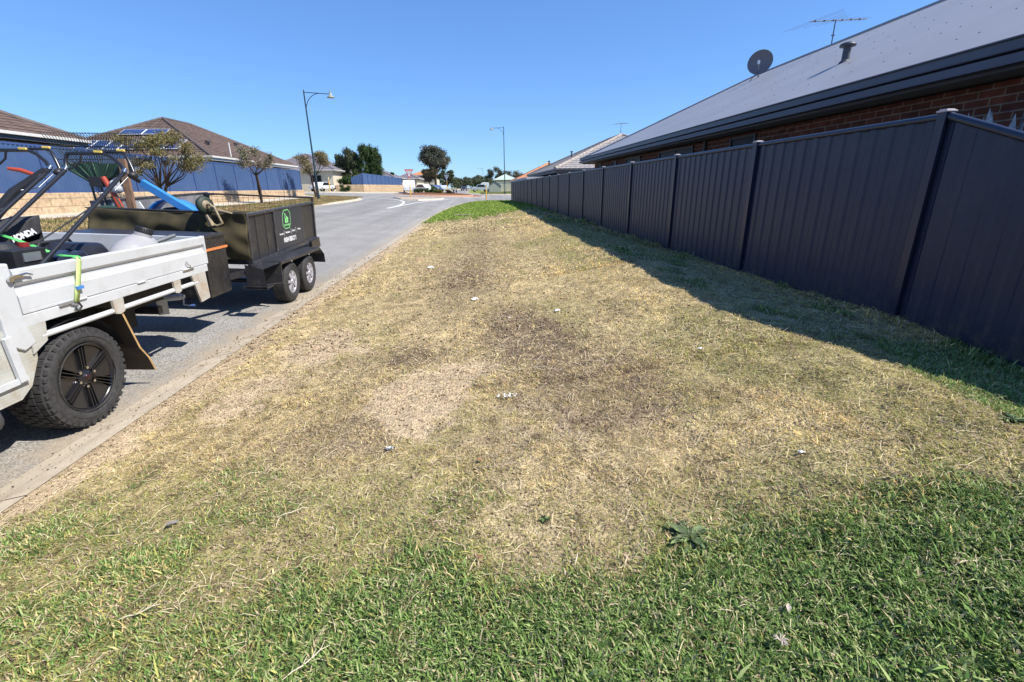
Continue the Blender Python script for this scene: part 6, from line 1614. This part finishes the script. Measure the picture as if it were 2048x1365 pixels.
# catcher bag with the maker's name
BAG = mat("black_canvas", (.035, .034, .038), .85, var=.2, scale=10, bump=.4, bscale=30)
bg_ = tilted("grass_catcher", "black canvas grass catcher with large white lettering lying between the two mowers", "grass catcher", (-3.98, 4.2, 1.0))
mb = MB()
def bag(u, v):
    a = u * 2 * math.pi; 
    x = -3.98 + .16 * math.cos(a); z = 1.30 + .20 * math.sin(a) * (.9 + .1 * math.sin(3 * v))
    x = max(-4.10, min(-3.875, x)); z = max(1.15, min(1.43, z)) + .10 * (v - .5) - (.05 * v if math.sin(a) < 0 else 0)
    return (x + .012 * math.sin(9 * v + a) + .006 * math.sin(23 * v - 3 * a), 3.98 + .44 * v + .02 * math.sin(a), z + .012 * math.sin(7 * v + 2 * a))
mb.grid(bag, 40, 16); n_ = 40
mb.add([bag(i / n_, 0) for i in range(n_)], [tuple(range(n_))]); mb.add([bag(i / n_, 1) for i in range(n_)], [tuple(range(n_))])
bo = mb.build("bag", BAG, bg_)
o = text_mesh("HONDA", .064, WTX, bo, "lettering", .0012, .0035, space=.95)
o.location = Vector((-3.855, 4.22, 1.335)) - Vector(OFF[bg_.name]); o.rotation_euler = (math.radians(86), math.radians(-13), math.pi / 2)
m = MB(); m.tube([(-3.88, 3.98, 1.12), (-3.88, 3.98, 1.38), (-4.09, 3.98, 1.38), (-4.09, 3.98, 1.12)], .008, 6); m.build("bag_frame", TUB, bg_)
# backpack blower with orange lever
bl = tilted("leaf_blower", "leaf blower with a thick black hose and an orange lever, far side of the tray", "leaf blower", (-4.25, 4.6, 1.0))
m = MB(); m.tube([(-4.45, 4.42, 1.15), (-4.36, 4.52, 1.42), (-4.22, 4.66, 1.66), (-4.06, 4.74, 1.80), (-3.99, 4.76, 1.86)], [.05, .045, .042, .036, .03], 14); m.build("blower_tube", BLKP, bl)
m = MB(); m.tube([(-4.27, 4.72, 1.86), (-4.18, 4.73, 1.85), (-4.08, 4.74, 1.815)], [.014, .02, .018], 8); m.build("trigger_lever", RDP, bl)
m = MB(); m.ell((-4.42, 4.35, 1.12), (.16, .17, .15)); m.build("fan_housing", BLKP, bl)
# black engine block machine between
pb = tilted("pressure_pump", "dark blue-black moulded pump housing in the tray between mower and sprayer", "pump", (-3.62, 4.35, .96))
m = MB(); m.prism([(4.22, .96), (4.60, .96), (4.64, 1.16), (4.56, 1.25), (4.34, 1.27), (4.24, 1.16)], -3.86, -3.50, 'YZ'); m.build("housing", DKB, pb, bevel=.03)
m = MB(); m.tube([(-3.78, 4.15, 1.15), (-3.78, 4.25, 1.27), (-3.78, 4.55, 1.27), (-3.78, 4.62, 1.18)], .014, 8); m.tube([(-3.45, 4.05, 1.0), (-3.45, 4.25, 1.2), (-3.45, 4.1, 1.25)], .01, 6); m.build("carry_handle", BLKP, pb)
m = MB(); m.box((-3.495, 4.45, 1.12), (.01, .14, .09)); m.build("air_vent", UND, pb)
ho = tilted("coiled_hose", "black hose loosely coiled on the tray floor between the pump and the sprayer", "hose", (-3.75, 4.75, .96))
m = MB(); P = []
for k in range(60):
    a = k * .42; rr = .17 + .012 * math.sin(k * 1.3); P.append((-3.82 + rr * math.cos(a), 4.86 + rr * .8 * math.sin(a), .985 + .0022 * k + .01 * math.sin(k * .9)))
m.tube(P, .013, 7); m.build("hose", BLKP, ho)
# sprayer tank
TNK = mat("milky_plastic", (.36, .355, .36), .45, var=.06, scale=5, spec=.4)
sy = tilted("sprayer_tank", "milky white round sprayer tank with a black screw cap at the rear of the tray", "sprayer", (-3.38, 4.82, .96))
mb = MB(); R_ = Matrix.Rotation(math.radians(20), 3, 'X')
def tank(u, v):
    a = 2 * math.pi * u; ph = math.pi * v; rr = math.sin(ph) ** .62; rib = 1 + .035 * (math.cos(ph * 9) > .6)
    p = Vector((.165 * rr * rib * math.cos(a), .27 * -math.cos(ph), .165 * rr * rib * math.sin(a))); p = R_ @ p
    return (-3.37 + p.x, 4.73 + p.y, 1.115 + p.z)
mb.grid(tank, 32, 40); mb.build("tank", TNK, sy)
c = Vector((-3.325, 4.87, 1.335)); ax = Vector((.25, .28, .92)).normalized()
m = MB(); m.lathe([(.068, -.04), (.068, .022), (.062, .03), (.045, .031), (.043, .022), (0, .022)], c, ax, 24)
for k in range(24):
    a = k * math.pi / 12; u_ = ax.cross(Vector((0, 0, 1))).normalized(); w_ = ax.cross(u_); m.cyl(c + (u_ * math.cos(a) + w_ * math.sin(a)) * .069 - ax * .02, c + (u_ * math.cos(a) + w_ * math.sin(a)) * .069 + ax * .02, .004, 4)
m.build("screw_cap", BLKP, sy)
m = MB(); m.cyl(c - ax * .12, c - ax * .03, .075, 20); m.build("neck", TNK, sy)
m = MB(); m.tube([(-3.28, 4.94, 1.22), (-3.24, 5.02, 1.245), (-3.20, 5.12, 1.27)], [.02, .024, .018], 8); m.build("carry_handle", mat("grey_plastic2", (.12, .13, .14), .5), sy)
# tie-down strap
STG = mat("green_webbing", (.12, .60, .14), .6, var=.15, scale=40); STY = mat("faded_lime_webbing", (.55, .72, .25), .6, var=.1, scale=40)
st = tilted("tie_down_strap", "bright green webbing strap across the mowers and down over the tray side", "strap", (-3.3, 3.8, 1.1))
def ribbon(pts, w, ups, name, mm, par):
    m = MB(); V = []
    for i, p in enumerate(pts):
        a = Vector(pts[max(i - 1, 0)]); b = Vector(pts[min(i + 1, len(pts) - 1)]); d = (b - a).normalized(); s = d.cross(Vector(ups[i] if isinstance(ups, list) else ups)).normalized() * w / 2
        V += [Vector(p) - s, Vector(p) + s]
    m.add(V, [(2 * i, 2 * i + 1, 2 * i + 3, 2 * i + 2) for i in range(len(pts) - 1)], True)
    o = m.build(name, mm, par); s = o.modifiers.new("solid", 'SOLIDIFY'); s.thickness = .003; return o
ribbon([(-3.90, 4.03, 1.375), (-3.68, 3.95, 1.335), (-3.5, 3.875, 1.30), (-3.335, 3.80, 1.270)], .032, (.5, -.3, 1), "webbing", STG, st)
ribbon([(-3.28, 3.80, 1.25), (-3.2, 3.76, 1.25), (-3.03, 3.64, 1.268), (-2.99, 3.61, 1.263)], .04, (.2, -.3, 1), "webbing", STG, st)
vb = ribbon([(-2.992, 3.62, 1.263), (-2.984, 3.61, 1.24), (-2.982, 3.55, 1.08), (-2.982, 3.50, .955)], .042, (1, 0, 0), "hanging_webbing", STY, st)
m = MB(); m.box((-2.974, 3.545, 1.055), (.016, .055, .022)); m.build("buckle", mat("blue_buckle", (.06, .22, .6), .4), vb)
m = MB(); m.tube([(-2.975, 3.50, .955), (-2.97, 3.515, .92), (-2.975, 3.49, .89), (-2.985, 3.475, .915)], .007, 6); m.build("hook", BLKP, vb)
# ================================================================== LITTER, WEEDS, TWIGS
TIS = mat("white_tissue", (.78, .78, .80), .8, var=.05); 
def lz(x, y): return float(vz(np.array([x]), np.array([y]))[0])
LB = [(-.94, 9.23, .10, "crumpled white tissue on the dry grass farthest from the camera, near the kerb"), (-.06, 6.22, .075, "crumpled white tissue in the middle of the dry grass strip"),
      (.92, 5.23, .05, "small upright scrap of white tissue on the yellow grass right of the middle"), (.34, 5.1, .022, "tiny white scrap between the two larger tissues"),
      (.18, 3.04, .085, "shredded white tissue beside the bare sandy patch"), (1.76, 3.36, .025, "tiny white scrap on the grass towards the dark fence"),
      (1.59, 1.90, .022, "tiny white scrap near the edge of the green grass on the right"), (-.58, 2.5, .035, "small silver-blue wrapper on the dry grass left of centre"), (-.68, 27.6, .5, "flat pale board lying on the bright green grass by the corner")]
for i, (x, y, s, lb) in enumerate(LB):
    r = random.Random(200 + i); s = s * (.78 if i < 8 else 1); z = lz(x, y); t = thing("litter_scrap" if i < 8 else "pale_board", lb, "litter" if i < 8 else "board", (x, y, z))
    m = MB()
    if i == 8: m.box((x, y, z + .06), (1.1, .16, .04))
    elif i == 4:
        for k in range(26):
            a = r.uniform(0, 6.28); q = r.random() ** .7 * s; p = Vector((x + q * math.cos(a) * 1.1, y + q * math.sin(a) * .6, z + .018 + r.uniform(0, .012))); u = Vector((r.uniform(-1, 1), r.uniform(-1, 1), r.uniform(-.3, .3))) * .012; w = Vector((-u.y, u.x, r.uniform(-.005, .005)))
            u *= .6; w *= .6; m.quad(p - u - w, p + u - w, p + u + w, p - u + w)
    else:
        def cr(u, v, s=s, r0=i):
            return (x + s * (u - .5) * 1.5 * (1 + .2 * math.sin(9 * v + r0)), y + s * (v - .5) * (1 + .3 * math.sin(7 * u)), z + .018 + s * .38 * (1 - (2 * u - 1) ** 2) * (1 - (2 * v - 1) ** 2) + s * .13 * math.sin(13 * u + 5 * v + r0) * math.cos(11 * v - 4 * u))
        m.grid(cr, 9, 8, False)
    m.build("scrap" if i < 8 else "board", TAN if i == 8 else TIS if i != 7 else GALV, t)
# broad-leaved weeds
WEED = mat("weed_leaf", (.12, .17, .06), .7, var=.6, scale=25, bump=.2, bscale=60)
for i, (x, y, s, lb) in enumerate([(.84, 1.50, .10, "broad-leaved green rosette weed at the edge of the green grass, right of centre"), (2.62, 1.84, .06, "pale green rosette weed at the right edge of the picture"), (.26, 1.72, .028, "small broad-leaved weed on the dry ground in the centre foreground")]):
    r = random.Random(300 + i); z = lz(x, y); t = thing("rosette_weed", lb, "weed", (x, y, z)); m = MB()
    for k in range(40):
        a = r.uniform(0, 6.28); L_ = s * r.uniform(.35, 1.1); w = L_ * r.uniform(.08, .17); hgt = r.uniform(.02, .22) * L_; c, d = math.cos(a), math.sin(a); V = []
        for j in range(7):
            f = j / 6; ww = w * math.sin(math.pi * (f * .9 + .08)) * (1 + .25 * (j % 2)); zz = z + .004 + hgt * math.sin(f * 2.2)
            V += [(x + c * L_ * f - d * ww, y + d * L_ * f + c * ww, zz + .004), (x + c * L_ * f, y + d * L_ * f, zz - .002), (x + c * L_ * f + d * ww, y + d * L_ * f - c * ww, zz + .004)]
        m.add(V, [q for j in range(6) for q in ((3 * j, 3 * j + 1, 3 * j + 4, 3 * j + 3), (3 * j + 1, 3 * j + 2, 3 * j + 5, 3 * j + 4))], True)
    m.build("leaves", WEED, t)
# dry leaves and pale stalks
DLF = [mat("pale_dry_leaf", (.46, .38, .32), .7, var=.1), mat("brown_dry_leaf", (.30, .15, .08), .7, var=.2), mat("grey_dry_leaf", (.22, .20, .19), .8, var=.2)]
for i, (x, y, s, mi, lb) in enumerate([(1.02, 1.13, .02, 0, "pale pinkish dry leaf lying on the green grass at lower right"), (.92, 1.02, .024, 0, "pale feathery dry seed head on the green grass near the bottom edge"), (-.04, 1.52, .02, 1, "small orange-brown dry leaf on the grass, bottom centre"),
                                       (-1.55, 1.98, .03, 2, "grey curled dry leaf on the dry grass at lower left"), (-.03, 2.27, .022, 1, "small dark brown curled leaf on the dry grass below the bare patch")]):
    z = lz(x, y); t = thing("dry_leaf", lb, "leaf", (x, y, z)); m = MB(); r = random.Random(400 + i)
    if i == 1:
        for k in range(16):
            a = r.uniform(0, 6.28); m.tube([(x, y, z + .03), (x + s * math.cos(a) * .6, y + s * math.sin(a) * .6, z + .045), (x + s * math.cos(a), y + s * math.sin(a), z + .04)], [.002, .0025, .001], 4)
    else:
        a0 = r.uniform(0, 3)
        def lf(u, v):
            L_ = s * 2 * (u - .5); w = s * .45 * math.sin(math.pi * (u * .94 + .03)) * (v - .5) * 2; return (x + L_ * math.cos(a0) - w * math.sin(a0), y + L_ * math.sin(a0) + w * math.cos(a0), z + .025 + .3 * abs(w) + .15 * s * math.sin(6 * u))
        m.grid(lf, 8, 4)
    m.build("blade", DLF[mi], t)
STK = mat("dry_stalk", (.62, .52, .38), .7, var=.15)
for i, (x, y, a, L_, lb) in enumerate([(-.62, 1.16, .75, .16, "longest pale dry stalk lying on the green grass, bottom left of centre"), (-1.35, 1.45, .45, .13, "pale branching dry stalk on the grass at lower left"), (-.95, 1.95, .35, .14, "thin pale straight stalk on the dry grass, lower left"), (-1.9, 3.05, .1, .16, "thin straight straw lying across the dry grass near the kerb"), (.35, 1.45, 1.2, .07, "short pale dry stalk in the centre foreground")]):
    t = thing("dry_stalk", lb, "stalk", (x, y, lz(x, y))); m = MB(); P = []
    for k in range(6):
        f = k / 5 - .5; px, py = x + L_ * f * math.cos(a), y + L_ * f * math.sin(a); P.append((px, py, lz(px, py) + .025 + .004 * math.sin(k * 2)))
    m.tube(P, [.0012, .0022, .0026, .0026, .002, .0012], 5)
    if i in (0, 1):
        for k in (2, 3, 4): p = P[k]; m.tube([p, (p[0] + .03 * math.cos(a + .6), p[1] + .03 * math.sin(a + .6), p[2] + .006)], [.0018, .001], 4)
    m.build("stalk", STK, t)
